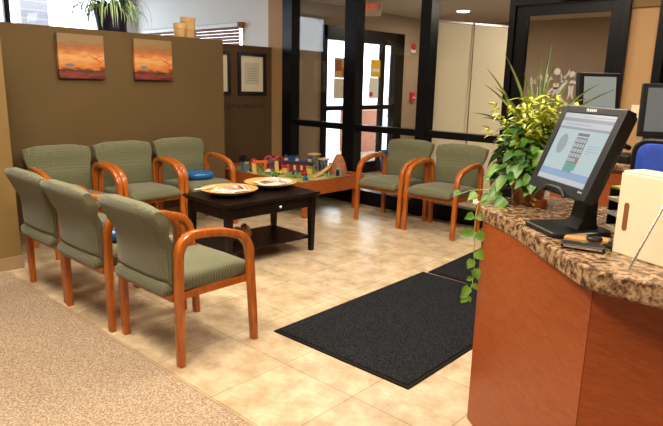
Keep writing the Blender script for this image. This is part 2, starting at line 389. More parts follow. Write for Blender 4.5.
# lobby beyond the glass: outer door wall (x = -6.1), far wall
XL = -6.1
lw = MB(); lw.box(XL-.15,XL,GY+.12,6.40,0,2.58); lw.box(XL-.15,XL,8.42,10.2,0,2.58); lw.box(XL-.15,XL,6.40,8.42,2.28,2.58)
struct('wall_lobby_left', lw, 'lobbywall')
struct('wall_lobby_back', bx(-6.3,3.2,10.1,10.2,0,2.58), 'lobbywall')
df = MB(); df.box(XL-.08,XL+.04,6.40,6.50,0,2.28); df.box(XL-.08,XL+.04,7.18,7.34,0,2.28); df.box(XL-.08,XL+.04,8.18,8.42,0,2.28)
df.box(XL-.08,XL+.04,6.40,8.42,2.08,2.28)
for a,b in ((6.5,7.18),(7.34,8.18)): df.box(XL-.06,XL+.02,a,b,1.04,1.11); df.box(XL-.06,XL+.02,a,b,0,.18)
df.box(XL-.06,XL+.02,7.84,7.92,.18,2.08)
d3 = struct('door_3', df, 'black_al', bevel=.003)
for a,b in ((6.5,7.18),(7.34,8.18)):
    struct('door_pane', bx(XL-.025,XL-.015,a,b,.18,1.04), 'glass', parent=d3); struct('door_pane', bx(XL-.025,XL-.015,a,b,1.11,2.08), 'glass', parent=d3)
struct('floor_outside', bx(-30,-9.85,-25,40,-.14,-.06), 'outground'); struct('floor_outside_entrance', bx(-9.85,-6.32,5.62,40,-.14,-.06), 'outground')
struct('ceiling_entrance_canopy', bx(-9.6,-6.3,5.7,10.4,2.75,2.85), 'outwhite')
# baseboards
struct('baseboard_left', bx(-4.662,-4.648,1.2,1.575,0,.10), 'base')
struct('baseboard_back', bx(-6.215,-5.885,GY-.014,GY,0,.10), 'base')
struct('baseboard_right', bx(-.42,3.2,GY-.014,GY,0,.10), 'base')
# brown low partitions (not full height) and the short wall end at the left
PT = 1.885
struct('wall_partition', bx(-5.72,-5.40,1.3,4.085,0,PT), 'brownwall')
struct('wall_partition_end', bx(-5.72,-4.66,1.15,1.57,0,PT), 'olivewall')
struct('wall_partition_back', bx(-6.27,-6.15,3.0,GY,0,1.89), 'darkwall')
struct('baseboard_partition', bx(-5.40,-5.387,1.57,4.085,0,.10), 'base')
struct('trim_3', bx(-6.285,-6.135,3.0,GY,1.89,1.905), 'brownwall')
# what daylight shows outside the far-left window
tag(bx(-12.0,-11.75,4.35,4.84,0,6).build('brick_pillar','brick'), 'greyish brick pillar outside the bright window at top left', 'pillar')

# ------------------------------------------------------------ door mats
def floormat(name, poly, label):
    cx = sum(p[0] for p in poly)/4; cy = sum(p[1] for p in poly)/4
    inner = [(cx+(x-cx)*.955, cy+(y-cy)*.97) for x,y in poly]
    o = MB().prism(poly, .0, .008).build(name,'rubber',bevel=.002); tag(o,label,'floor mat','charcoal entrance mats')
    MB().prism(inner, .008, .0125).build('carpet_pile','mat',o)
floormat('floor_mat', [(-2.405,2.155),(-1.44,2.165),(-1.45,3.745),(-2.415,3.745)], 'charcoal entrance mat in front, its near corner lying beside the reception desk')
floormat('floor_mat', [(-2.385,3.77),(-1.42,3.76),(-1.50,5.30),(-2.465,5.31)], 'farther charcoal mat, mostly hidden behind trailing leaves, laid before the glass door')

# ------------------------------------------------------------ guest chair (front = +y)
def make_chair():
    t = empty('guest_chair')
    def arcpts(c, r, a0, a1, n=7): return [(c[0]+r*math.cos(R(a0+(a1-a0)*i/n)), c[1]+r*math.sin(R(a0+(a1-a0)*i/n))) for i in range(n+1)]
    for sx in (-1,1):
        X = sx*.284
        rl = MB(); rl.x = X; rl.sweepx([(-.256,0,.036),(-.255,.2,.042),(-.255,.42,.044),(-.250,.58,.042)],.046,.042); rl.build('leg','wood',t,smooth=True)
        fl = MB(); fl.x = X; fl.sweepx([(.230,0,.034),(.221,.2,.04),(.209,.40,.042),(.202,.51,.042)],.046,.042); fl.build('leg','wood',t,smooth=True)
        ar = MB(); ar.x = X
        a = arcpts((-.145,.585), .105, 180, 96); b = arcpts((.067,.52), .135, 84, 0, 9)
        ar.sweepx([(-.250,.58)]+a[1:]+[(-.05,.684),(.03,.672)]+b[:-1]+[(.202,.51)],.052,.043); ar.build('armrest','wood',t,smooth=True)
    fr = MB(); fr.box(-.262,.262,.185,.215,.345,.385); fr.box(-.262,.262,-.285,-.255,.350,.385)
    for sx in (-1,1): fr.box(sx*.242-.013,sx*.242+.013,-.255,.19,.345,.385)
    fr.build('seat_frame','wood',t,bevel=.005)
    # seat cushion
    st = MB(); rs = []
    for (y,zt,zb,hw) in ((-.322,.430,.392,.240),(-.318,.445,.384,.250),(-.300,.452,.380,.254),(-.22,.456,.384,.254),(-.1,.460,.384,.25),(.1,.466,.384,.25),(.18,.464,.384,.25),(.235,.454,.384,.248),(.262,.436,.388,.242),(.269,.415,.400,.23)):
        c = min(.02,(zt-zb)/2.5); ring = []
        m_ = (zt+zb)/2
        for (x,z) in ((-hw+c,zb),(hw-c,zb),(hw-.004,zb+c*.4),(hw,m_),(hw-.004,zt-c*.7),(hw-c,zt-.002),(hw*.5,zt+.002),(0,zt+.004),(-hw*.5,zt+.002),(-hw+c,zt-.002),(-hw+.004,zt-c*.7),(-hw,m_),(-hw+.004,zb+c*.4)):
            ring.append(V((x,y,z)))
        rs.append(ring)
    st.rings(rs); st.build('seat','fabric',t,smooth=True,ang=70)
    # upholstered back: rows by height, flaring rearwards
    bk = MB(); rs = []
    prof = [(.440,-.268,.030),(.446,-.270,.055),(.48,-.272,.066),(.58,-.273,.070),(.65,-.281,.072),(.70,-.310,.060),(.75,-.318,.084),(.80,-.334,.096),(.836,-.347,.090),(.852,-.352,.068),(.861,-.354,.034)]
    for (z,y,th) in prof:
        hw = .255+.032*min(1,max(0,(z-.655)/.08))
        cr = max(0,(z-.74)/.11); ring = []; N = 12
        tl = min(1,(z-.43)/.39)
        for i in range(N+1):
            x = -hw+2*hw*i/N; xa = abs(x)/hw
            shoulder = -.024*cr*max(0,(xa-.45)/.55)**1.3
            e = .6+.4*(1-xa**6)
            ring.append(V((x,y+th/2*e+.012*(1-xa*xa)*-1,z+shoulder)))
        for i in range(N,-1,-1):
            x = -hw+2*hw*i/N; xa = abs(x)/hw
            shoulder = -.024*cr*max(0,(xa-.45)/.55)**1.3
            e = .6+.4*(1-xa**6)
            ring.append(V((x,y-th/2*e-.012*(1-xa*xa),z+shoulder)))
        rs.append(ring)
    bk.rings(rs); bk.build('backrest','fabric',t,smooth=True,ang=70)
    br = MB(); br.box(-.25,.25,-.280,-.258,.43,.446); br.build('back_bracket','dark_pl',t)
    return t
ch = make_chair()
ch.location = (-2.705,1.785,0); tag(ch, 'sage upholstered wooden armchair seen from behind, nearest the camera, right end of the front row', 'chair', 'guest armchairs with sage upholstery')
dup(ch, (-3.36,1.745,0), 0, 'sage armchair seen from behind, middle of the front row standing along the carpet edge')
dup(ch, (-3.985,1.755,0), 0, 'sage armchair seen from behind, left end of front row beside the wall end')
dup(ch, (-4.93,3.39,0), R(-90), 'sage armchair against the brown partition, holding the blue cushion disc')
dup(ch, (-4.92,2.765,0), R(-90), 'sage armchair in the middle of the row against the brown partition')
dup(ch, (-4.91,2.14,0), R(-90), 'sage armchair against the brown partition, at the row end under the first painting')
dup(ch, (-3.695,5.0,0), R(180), 'sage armchair before the glass wall, next to the toy table')
dup(ch, (-3.055,5.0,0), R(180), 'sage armchair before the glass wall, next to the reception plant and black mat')

# ------------------------------------------------------------ coffee table
t = empty('coffee_table', (-3.755,3.13,0), R(-3), 'black-brown wooden coffee table with a low shelf between the chair rows', 'table')
MB().box(-.315,.315,-.49,.49,.508,.53).build('tabletop','espresso',t,bevel=.005)
MB().box(-.30,.30,-.475,.475,.492,.508).build('top_moulding','espresso',t,bevel=.004)
ap = MB(); ap.box(.262,.28,-.41,.41,.40,.492); ap.box(-.28,-.262,-.41,.41,.40,.492); ap.box(-.25,.25,-.455,-.437,.40,.492); ap.box(-.25,.25,.437,.455,.40,.492)
ap.build('apron','espresso',t,bevel=.002)
for sx in (-1,1):
    for sy in (-1,1):
        l = MB(); x = sx*.262; y = sy*.435
        l.rings([[V((x+a*w,y+b*w,z)) for a,b in ((-1,-1),(1,-1),(1,1),(-1,1))] for z,w in ((0,.019),(.40,.027),(.492,.027))]); l.build('leg','espresso',t,bevel=.002)
MB().box(-.262,.262,-.43,.43,.115,.135).build('shelf','espresso',t,bevel=.003)
dr = MB().box(.281,.288,-.30,.30,.408,.485).build('drawer','espresso',t,bevel=.002)
MB().lathe([(.004,0),(.005,.012),(.011,.016),(.012,.022),(.008,.027),(.001,.028)],n=14).build('knob','chrome',dr,smooth=True).matrix_world = Matrix.Translation((.288,.05,.447))@Matrix.Rotation(R(90),4,'Y')

# bowls + magazines
def tray(loc, label):
    o = MB().lathe([(.001,.0),(.10,.0),(.15,.012),(.20,.034),(.232,.046),(.236,.052),(.230,.054),(.20,.043),(.15,.022),(.10,.010),(.001,.010)],n=40,cap=False).build('wicker_tray','gold',smooth=True,loc=loc,ang=60)
    return tag(o,label,'tray','round golden trays')
tray((-3.82,2.93,.530),'round golden woven tray nearer the chairs, with a red and white magazine on it')
tray((-3.86,3.42,.530),'round golden woven tray at the far end of the coffee table, toward the toys')
M['magred'] = mat('magazine_red',(.62,.05,.05),.3); M['magpink'] = mat('magazine_pink',(.72,.30,.26),.3); M['magwhite'] = mat('magazine_white',(.78,.75,.72),.3); M['magdark'] = mat('magazine_dark',(.05,.035,.03),.3)
def magazine(loc, rz, tilt, w, h, label, blocks, base='magwhite'):
    names = [base]+sorted({b[4] for b in blocks}); mb = MB(); mb.box(-w/2,w/2,-h/2,h/2,0,.006)
    for (x0,x1,y0,y1,m) in blocks:
        mb.mi = names.index(m); vs = [mb.bm.verts.new((x*w-w/2,y*h-h/2,.0064)) for x,y in ((x0,y0),(x1,y0),(x1,y1),(x0,y1))]; mb._f(vs)
    o = mb.build('magazine', names, loc=loc, recalc=False); o.rotation_euler = (tilt[0],tilt[1],rz); return tag(o,label,'magazine','magazines on the coffee table')
magazine((-3.82,3.00,.568), R(62), (0,R(-3)), .20,.27, 'glossy magazine with red and pink cover lying on the nearer golden tray',
   [(.0,.45,.5,1,'magpink'),(.15,.8,.25,.5,'magpink'),(.62,.78,.2,.95,'magred'),(.3,.6,.3,.45,'magred'),(.88,.96,.1,.8,'magred')])
magazine((-3.83,2.89,.562), R(40), (0,0), .20,.27, 'white magazine lying half under the red cover on the nearer golden tray',
   [(.08,.5,.1,.3,'yellow'),(.6,.9,.15,.35,'magred'),(.1,.3,.6,.9,'magpink')])
magazine((-3.87,3.42,.566), R(75), (0,R(-4)), .21,.28, 'white magazine with a dark green and brown cover picture on the farther tray',
   [(.15,.7,.35,.75,'rock'),(.2,.5,.6,.85,'green'),(.78,.84,.05,.95,'magdark'),(.9,1,.0,.9,'magdark')])
magazine((-3.87,3.53,.574), R(102), (R(3),0), .18,.25, 'folded pale brochure lying toward the toy side of the farther tray',
   [(.1,.2,.05,.8,'magdark'),(.45,.5,.1,.9,'magdark'),(.6,.9,.5,.7,'pale')])
rp = MB().tube([(0,-.15,.012),(.01,-.06,.008),(0,0,.006),(-.01,.10,.008)], .008, 8, .5).build('rolled_paper','magwhite',smooth=True,loc=(-3.96,2.81,.575)); rp.rotation_euler = (0,0,R(12))
tag(rp,'narrow rolled white leaflet poking over the left rim of the nearer tray','leaflet')
# seed pod cluster on the shelf
M['cone'] = noise_mat('cone_brown',[(.4,(.09,.03,.012)),(.6,(.32,.13,.05))],60,rough=.5)
pc = MB(); random.seed(3)
for i in range(26):
    a = random.random()*6.28; e = random.random()*3-1.5; c = V((.038*math.cos(a)*math.cos(e),.038*math.sin(a)*math.cos(e),.05+.042*math.sin(e)))
    pc.lathe([(.001,-.012),(.009,-.008),(.012,0),(.009,.008),(.001,.012)],c,8)
pc.lathe([(.001,-.045),(.03,-.03),(.038,0),(.03,.03),(.001,.045)],(0,0,.05),12); bmesh.ops.scale(pc.bm, vec=(1.25,1.25,1.8), verts=pc.bm.verts)
tag(pc.build('pine_cone','cone',smooth=True,loc=(-3.63,2.94,.128)), 'knobbly brown pine cone ball on the coffee table shelf by the near leg','decoration')
pc2 = MB()
for i in range(14):
    a = i*2.4; c = V((.024*math.cos(a),.024*math.sin(a),.012+.003*i)); pc2.lathe([(.001,-.009),(.009,-.006),(.011,0),(.001,.009)],c,8)
pc2.lathe([(.001,0),(.022,.01),(.024,.03),(.001,.055)],(0,0,0),10); bmesh.ops.scale(pc2.bm, vec=(1.5,1.5,2.3), verts=pc2.bm.verts)
tag(pc2.build('pine_cone','cone',smooth=True,loc=(-3.76,2.93,.135)), 'smaller brown cone resting on the shelf left of the knobbly cone ball','decoration')

# ------------------------------------------------------------ blue disc cushion
o = MB().lathe([(.001,0),(.12,.0),(.148,.015),(.155,.042),(.148,.066),(.12,.080),(.05,.084),(.001,.080)],n=36).build('disc_cushion','blue',smooth=True,loc=(-4.96,3.42,.468),ang=70)
tag(o,'shiny round blue disc lying on the armchair seat next to the coffee table','cushion')
o = MB().lathe([(.001,0),(.12,.0),(.148,.015),(.155,.042),(.148,.066),(.12,.080),(.05,.084),(.001,.080)],n=30).build('disc_cushion','blue',smooth=True,loc=(-3.40,1.72,.468),ang=70)
tag(o,'round blue disc glimpsed between front row armchair backs, on the middle seat','cushion')

# ------------------------------------------------------------ toy table
TX0,TX1,TY0,TY1 = -5.95,-4.33,4.28,5.32
t = empty('toy_table', ((TX0+TX1)/2,(TY0+TY1)/2,0), 0, 'low reddish wooden play table with raised rim full of toy buildings', 'table')
hx=(TX1-TX0)/2; hy=(TY1-TY0)/2
fr = MB(); fr.box(-hx,hx,-hy,-hy+.022,.25,.41); fr.box(-hx,hx,hy-.022,hy,.25,.41); fr.box(-hx,-hx+.022,-hy+.022,hy-.022,.25,.41); fr.box(hx-.022,hx,-hy+.022,hy-.022,.25,.41)
fr.build('table_rim','toywood',t,bevel=.004)
M['playboard'] = noise_mat('play_board',[(.4,(.10,.26,.05)),(.5,(.55,.42,.16)),(.62,(.20,.36,.10))],7,detail=2,rough=.5)
MB().box(-hx+.022,hx-.022,-hy+.022,hy-.022,.35,.37).build('play_board','playboard',t)
for sx in (-1,1):
    for sy in (-1,1): 
        l = MB(); x=sx*(hx-.05); y=sy*(hy-.10)
        l.box(x-.028,x+.028,y-.028,y+.028,0,.35); l.build('leg','toywood',t,bevel=.004)
TZ = .37
def toy(name, loc, label, cat='toy', rz=0): o = empty(name,(loc[0],loc[1],TZ),rz,label,cat,'toys on the play table'); o.scale = (1.1,1.1,1.3); return o
# grey owl-like tower
t = toy('toy_tower',(-5.55,4.50),'grey toy tower with a dark eared top, farthest left on the play table')
MB().box(-.035,.035,-.035,.035,0,.10).build('tower_body','bluegrey',t,bevel=.004); b=MB(); b.box(-.045,.045,-.045,.045,.10,.125); 
for s in (-1,1): b.prism([(s*.045,-.045),(s*.02,-.045),(s*.033,.0)],.125,.155)
b.build('tower_top','dark_pl',t)
for s in (-1,1): MB().lathe([(.001,0),(.01,.001),(.01,.004),(.001,.005)],n=10).build('tower_eye','yellow',t).matrix_local = Matrix.Translation((.036,s*.016-.002,.085))@Matrix.Rotation(R(90),4,'Y')
t = toy('toy_hut',(-5.60,4.68),'small toy hut with a pink domed roof, behind the orange arch')
MB().lathe([(.035,0),(.035,.06)],n=14).build('hut_wall','maroon',t,smooth=True); MB().lathe([(.055,.055),(.05,.08),(.03,.10),(.001,.11)],n=16).build('hut_roof','red',t,smooth=True)
t = toy('toy_arch',(-5.45,4.66),'bright orange toy viaduct arch standing at the left of the play table',rz=R(60))
a = MB()
for s in (-1,1): a.box(s*.055-.014,s*.055+.014,-.014,.014,0,.08)
a.box(-.085,.085,-.016,.016,.075,.10); a.build('arch_frame','orange',t,bevel=.004)
t = toy('toy_bridge',(-5.50,4.93),'red toy suspension bridge with twin humps near the table middle',rz=R(55))
a = MB(); a.tube([(-.13,0,.05),(-.09,0,.11),(-.05,0,.12),(0,0,.085),(.05,0,.12),(.09,0,.11),(.13,0,.05)],.013); a.build('bridge_cable','red',t,smooth=True)
a = MB(); a.box(-.13,.13,-.03,.03,.04,.055)
for x in (-.07,.07): a.box(x-.01,x+.01,-.03,.03,0,.12)
a.build('bridge_deck','maroon',t)
def ramp(loc, rz, L, hh, label, w=.045):
    o = MB(); o.rings([[V((x,-w/2,z-.008)),V((x,w/2,z-.008)),V((x,w/2,z+.006)),V((x,-w/2,z+.006))] for x,z in ((-L/2,.010),(-L*.3,hh*.12+.01),(0,hh*.5),(L*.3,hh*.88),(L/2,hh))])
    for zz in (1,): o.box(L/2-.02,L/2,-w/2,w/2,0,hh-.006)
    b = o.build('toy_ramp','pale',loc=(loc[0],loc[1],TZ)); b.rotation_euler=(0,0,rz); return tag(b,label,'toy','toys on the play table')
ramp((-5.40,4.52),R(145),.24,.10,'pale wooden toy ramp beside the grey eared tower')
ramp((-5.28,4.78),R(140),.26,.11,'pale wooden toy ramp rising to the red bridge')
ramp((-4.68,5.00),R(95),.36,.13,'longest pale wooden ramp, rising to the orange rock tunnel')
# station
t = toy('toy_station',(-5.12,5.0),'long maroon toy station with navy roof in the table middle',rz=R(28))
MB().box(-.16,.16,-.05,.05,0,.09).build('station_wall','maroon',t,bevel=.003); MB().box(-.18,.18,-.065,.065,.09,.105).build('station_roof','navy',t,bevel=.003)
for x in (-.11,-.03,.05,.12): MB().box(x-.014,x+.014,-.0535,-.05,.02,.065).build('station_window','pale',t)
for x,mm in ((-.15,'bluegrey'),(-.02,'yellow'),(.13,'yellow')):
    MB().lathe([(.022,.105),(.022,.13)],(x,0,0),n=12).build('turret','pale',t); MB().lathe([(.028,.13),(.024,.148),(.001,.158)],(x,0,0),n=12).build('turret_roof','navy',t,smooth=True)
t = toy('toy_tower',(-4.97,5.12),'tall open grey toy tower with flat tan cap, right of the maroon station')
for x in (-.03,.03):
    for y in (-.03,.03): MB().box(x-.006,x+.006,y-.006,y+.006,0,.165).build('tower_post','grey',t)
MB().box(-.05,.05,-.05,.05,.165,.178).build('tower_cap','pale',t); MB().box(-.036,.036,-.036,.036,.08,.09).build('tower_deck','grey',t); MB().lathe([(.012,.09),(.014,.12),(.008,.14),(.001,.145)],n=10).build('tower_bell','dark_pl',t,smooth=True)
t = toy('toy_tower',(-4.87,5.19),'grey toy tower with pale wooden cap standing next to the rock tunnel')
MB().box(-.032,.032,-.032,.032,0,.12).build('tower_body','bluegrey',t,bevel=.004); MB().box(-.045,.045,-.045,.045,.12,.135).build('tower_cap','pale',t); MB().box(-.033,-.012,-.034,-.031,.03,.08).build('tower_window','dark_pl',t); MB().box(.012,.033,-.034,-.031,.03,.08).build('tower_window','dark_pl',t)
t = toy('toy_tunnel',(-4.60,5.16),'peaked orange-brown rock tunnel toy with grey arch opening',rz=R(35))
tn = MB(); random.seed(5); tn.rings([[V((r_*math.cos(a*math.pi/5)*(1+.15*random.random()),r_*.7*math.sin(a*math.pi/5)*(1+.15*random.random()),z)) for a in range(10)] for r_,z in ((.085,0),(.08,.06),(.065,.12),(.045,.165),(.022,.195))]); tn.build('rock_body','rock',t,smooth=True,ang=25)
for s in (-1,1): 
    a = MB(); a.tube([(-.03,s*.068,0),(-.03,s*.07,.045),(-.015,s*.07,.07),(.015,s*.07,.07),(.03,s*.07,.045),(.03,s*.068,0)],.012); a.build('tunnel_arch','grey',t)
    MB().box(-.022,.022,s*.068-.004,s*.068+.004,0,.06).build('tunnel_mouth','dark_pl',t)
# trains, blocks, track
def car(loc, m, label, rz=0, L=.07):
    t = empty('toy_car',(loc[0],loc[1],TZ),rz,label,'toy','toys on the play table')
    MB().box(-L/2,L/2,-.018,.018,.010,.036).build('car_body',m,t,bevel=.004); MB().box(-L*.1,L*.35,-.016,.016,.036,.052).build('car_cab',m,t,bevel=.004)
    for x in (-L*.3,L*.3):
        for y in (-.019,.019):
            w = MB().lathe([(.010,-.003),(.010,.003)],n=10).build('wheel','dark_pl',t); w.matrix_local = Matrix.Translation((x,y,.010))@Matrix.Rotation(R(90),4,'X')
car((-4.60,4.60),'blue','little blue toy car by the near right corner of the play table',R(120))
car((-4.98,4.80),'navy','navy toy engine in front of the station right half',R(50))
car((-5.10,4.68),'yellow','yellow toy wagon in front of the station middle',R(45))
car((-5.26,4.62),'magwhite','white toy wagon on the track near the front rim',R(30))
car((-4.86,4.84),'red','small red toy wagon near the long ramp foot',R(70))
car((-5.0,4.5),'green','small green toy wagon close to the front rim',R(20))
tk = MB()
for k in range(40):
    a0 = 2*math.pi*k/40; a1 = 2*math.pi*(k+1)/40
    for (ra,rb) in ((.55,.59),):
        tk._f([tk.bm.verts.new((ra*math.cos(a0),.36*ra/.55*math.sin(a0),.006)),tk.bm.verts.new((rb*math.cos(a0),.36*rb/.55*math.sin(a0),.006)),tk.bm.verts.new((rb*math.cos(a1),.36*rb/.55*math.sin(a1),.006)),tk.bm.verts.new((ra*math.cos(a1),.36*ra/.55*math.sin(a1),.006))])
o = tk.build('toy_track','pale',loc=(-5.14,4.79,TZ+.001)); sd=o.modifiers.new('s','SOLIDIFY'); sd.thickness=.006
tag(o,'pale wooden oval toy track running around the play table','toy','toys on the play table')
def tree(loc,label):
    t = empty('toy_tree',(loc[0],loc[1],TZ),0,label,'toy','toys on the play table')
    MB().lathe([(.006,0),(.006,.03)],n=8).build('tree_trunk','rock',t); MB().lathe([(.022,.025),(.018,.045),(.008,.075),(.001,.085)],n=10).build('tree_crown','green',t,smooth=True)
for (x,y,w,d_,h,mm,m2,lb) in ((-5.33,5.12,.05,.05,.13,'yellow','navy','yellow toy block house with navy lid behind the red bridge'),(-4.76,5.22,.03,.03,.10,'orange','dark_pl','thin orange toy block between the capped grey tower and the rock tunnel'),(-5.20,4.86,.03,.045,.06,'pale','red','pale low toy block with red lid before the station left half'),(-5.68,5.05,.05,.04,.11,'grey','maroon','grey toy block house with maroon lid at the back left of the play table'),(-4.90,4.98,.028,.028,.07,'yellow','green','small yellow toy block with green lid before the tall open tower')):
    t = toy('toy_house',(x,y),lb,rz=R(25)); MB().box(-w,w,-d_,d_,0,h*.75).build('house_wall',mm,t,bevel=.003); MB().rings([[V((sx_*w*1.15,sy_*d_*1.15*k_,z_)) for sx_,sy_ in ((-1,-1),(1,-1),(1,1),(-1,1))] for k_,z_ in ((1,h*.75),(.15,h))]).build('house_roof',m2,t)
tree((-4.78,4.62),'tiny green toy tree near the blue toy car'); tree((-5.30,4.50),'tiny green toy tree beside the white toy wagon'); tree((-4.48,4.86),'tiny green toy tree by the play table right rim')

# ------------------------------------------------------------ partition wall things
def painting(y0,y1,label):
    o = MB().box(0,.035,0,y1-y0,0,.39).build('painting','sunset',loc=(-5.399,y0,1.44),bevel=.002); tag(o,label,'painting','abstract canvases')
    mk = MB(); random.seed(int(y0*10))
    q = []
    for i in range(30):
        y = .02+i*.0128; q.append((y, .062+random.uniform(-.012,.006), .068+random.uniform(0,.014)))
    lo_ = [mk.bm.verts.new((.0356,a,b)) for a,b,c in q]; hi_ = [mk.bm.verts.new((.0356,a,c)) for a,b,c in q]
    for i in range(29): mk._f([lo_[i],lo_[i+1],hi_[i+1],hi_[i]])
    mk.build('brush_marks','magdark',o)
    bl_ = MB(); bl_.rings([[V((.0352+d_,  .10+.026*math.cos(a*.628)*(1+.9*random.random()),.12+.011*math.sin(a*.628)*(1+.4*random.random()))) for a in range(10)] for d_ in (0,.0006)]); bl_.build('grey_smudge','bluegrey',o)
    st = MB()
    for (a,b) in (((.30,.20),(.38,.16)),((.33,.18),(.40,.21)),((.36,.13),(.42,.17))):
        st.tube([(.035,a[0],a[1]),(.035,(a[0]+b[0])/2,(a[1]+b[1])/2+.004),(.035,b[0],b[1])],.004,6)
    st.build('red_stroke','red',o)
painting(2.265,2.69,'abstract amber and orange canvas, left of the pair on the brown partition')
painting(2.995,3.415,'abstract amber and orange canvas on the partition, nearer the wooden cylinders')
# framed certificates
def cert(y0,y1,label):
    t = empty('picture_frame',(-6.149,(y0+y1)/2,1.27),0,label,'picture frame','framed certificates'); w=(y1-y0)/2
    f_ = MB(); f_.box(0,.025,-w,w,0,.045); f_.box(0,.025,-w,w,.505,.55); f_.box(0,.025,-w,-w+.045,.045,.505); f_.box(0,.025,w-.045,w,.045,.505); f_.build('frame','blackframe',t,bevel=.004)
    MB().box(0,.008,-w+.045,w-.045,.045,.505).build('mount','paper',t); p = MB().box(.008,.0095,-w+.11,w-.11,.14,.42).build('print','paper2',t)
    l = MB()
    for i in range(6): l.box(.0095,.0105,-w+.15+.01*(i%3),w-.15-.012*(i%2),.19+.03*i,.195+.03*i)
    l.build('print_lines','grey',p)
cert(4.88,5.35,'black framed certificate fully visible on the dark brown wall left of the glass front')
cert(4.24,4.755,'black framed certificate half hidden behind the brown partition end')
# script lettering painted under the frames (not legible in the photograph)
sc = MB(); pts = []; random.seed(11); y = 4.66
words = [5,4,3,5,6,4]; 
for wn in words:
    pts = []
    for i in range(wn*6):
        a = i*1.047; amp = .034 if (i//6)%3 else .062
        pts.append((-6.147, y+.0035*i+.007*math.cos(a)+.2*amp*math.sin(a), 1.13+random.choice((.4,.5,.9))*amp*math.sin(a)))
    sc.tube(pts,.0032,5); y += .0035*wn*6+.018
tag(sc.build('wall_lettering','script',smooth=True),'dark cursive lettering painted on the brown wall beneath the framed certificates','lettering')
# blinds on the window beyond
t = empty('window_blind',(-8.06,GY-.045,0),0,'mauve slatted blind with pale headrail over the back window behind the partition','blind')
MB().box(-1.30,1.29,-.03,.03,2.20,2.25).build('headrail','white',t,bevel=.004)
MB().box(1.29,1.33,-.05,.05,2.18,2.26).build('bracket','rock',t,bevel=.003)
sl = MB()
for i in range(24): 
    z = 2.185-.045*i; sl.box(-1.29,1.28,-.024,.024,-.0015,.0015, Matrix.Translation((0,0,z))@Matrix.Rotation(R(62),4,'X'))
sl.build('slats','blind',t)
cd = MB(); 
for x in (-.9,0,.9,1.22): cd.tube([(x,-.028,2.2),(x,-.028,1.12)],.002,5)
cd.build('blind_cord','white',t)

# plants ------------------------------------------------------
t = empty('spider_plant',(-5.56,2.88,PT),0,'bushy variegated spider plant in dark blue pot on top of the brown partition','plant')
MB().lathe([(.001,0),(.125,0),(.13,.01),(.155,.20),(.16,.205),(.16,.22),(.148,.22),(.14,.19),(.001,.19)],n=28).build('pot','pot_dark',t,smooth=True)
MB().lathe([(.001,.19),(.14,.19),(.14,.195),(.001,.197)],n=20).build('soil','soil',t)
random.seed(21); fa, fb = MB(), MB()
for i in range(190):
    a = random.random()*6.283; L = random.uniform(.22,.46); up = random.uniform(.3,1.5); W = random.uniform(.015,.026)
    d0 = V((math.cos(a),math.sin(a),0)); p0 = V((.05*math.cos(a),.05*math.sin(a),.2)); k=9; side = V((-math.sin(a),math.cos(a),0)); hr = L*random.uniform(.5,.9); random_d = random.uniform(-.1,.5)
    if i < 16: hr *= .5
    cs = [p0+d0*hr*math.sin(min(1,t_/k*1.1)*1.5)+V((0,0,L*up*(t_/k)*.9-L*(t_/k)**2*(up+random_d))) for t_ in range(k+1)]
    cs = [c if not (c.z<.02 and c.xy.length<.36) else V((c.x,c.y,max(c.z,.02))) for c in cs]
    for mb, w0, w1, dz in ((fa,-1,1,0),(fb,-.38,.38,.0012)):
        vs = []
        for q,c in enumerate(cs):
            w = W/2*(1-(q/k)**2.5)*1.0+.0006; vs.append((mb.bm.verts.new(c+side*w*w0+V((0,0,dz))),mb.bm.verts.new(c+side*w*w1+V((0,0,dz)))))
        for q in range(k): mb._f([vs[q][0],vs[q][1],vs[q+1][1],vs[q+1][0]])
fa.build('leaves','spidg',t,recalc=False,smooth=True); fb.build('leaf_stripes','spidw',t,recalc=False,smooth=True)
# wooden drums
def drum(loc, r, h, label):
    o = MB().lathe([(.001,0),(r*.8,0),(r*.84,.01),(r*.97,h*.6),(r,h-.005),(r*.97,h),(r*.86,h),(r*.82,h-.02),(r*.8,h*.55),(.001,h*.5)],n=32).build('wooden_vase','bark',smooth=True,loc=loc,ang=50); tag(o,label,'vase','turned pale wooden vases')
drum((-5.55,3.74,PT),.083,.215,'taller turned pale wooden vase on the partition top, standing to the right')
drum((-5.49,3.60,PT),.068,.14,'shorter turned pale wooden vase on the partition top, in front of the taller')

# ------------------------------------------------------------ lobby things
t = empty('banner_stand',(-3.70,6.53,0),R(70),'tall cream roll-up banner seen from its back with centre pole, behind the glass','banner')
def bannerbuild(t):
    MB().box(-.58,.58,-.0015,.0015,.09,2.17).build('banner_sheet','cream',t); MB().box(-.585,.585,-.011,.011,2.17,2.195).build('top_bar','chrome',t,bevel=.003)
    MB().box(-.59,.59,-.05,.05,.012,.09).build('base_case','chrome',t,bevel=.01)
    MB().tube([(-.01,-.035,.08),(-.004,-.02,1.2),(.0,-.014,2.23)],.009).build('centre_pole','chrome',t,smooth=True)
    for x in (-.3,.3): MB().box(x-.02,x+.02,-.14,.14,0,.012).build('foot','chrome',t)
bannerbuild(t); pass
t = empty('exit_sign',(-5.34,6.6,2.58),R(28),'small square EXIT sign with red letters hanging behind the glass','sign')
MB().box(-.135,.135,-.02,.02,-.21,-.03).build('sign_face','exitface',t,bevel=.004); MB().box(-.02,.02,-.01,.01,-.03,0).build('sign_mount','white',t)
text('sign_letters','EXIT',.13,'exitred',t,(0,-.0215,-.095),(R(90),0,0),.0012,sx=.78)
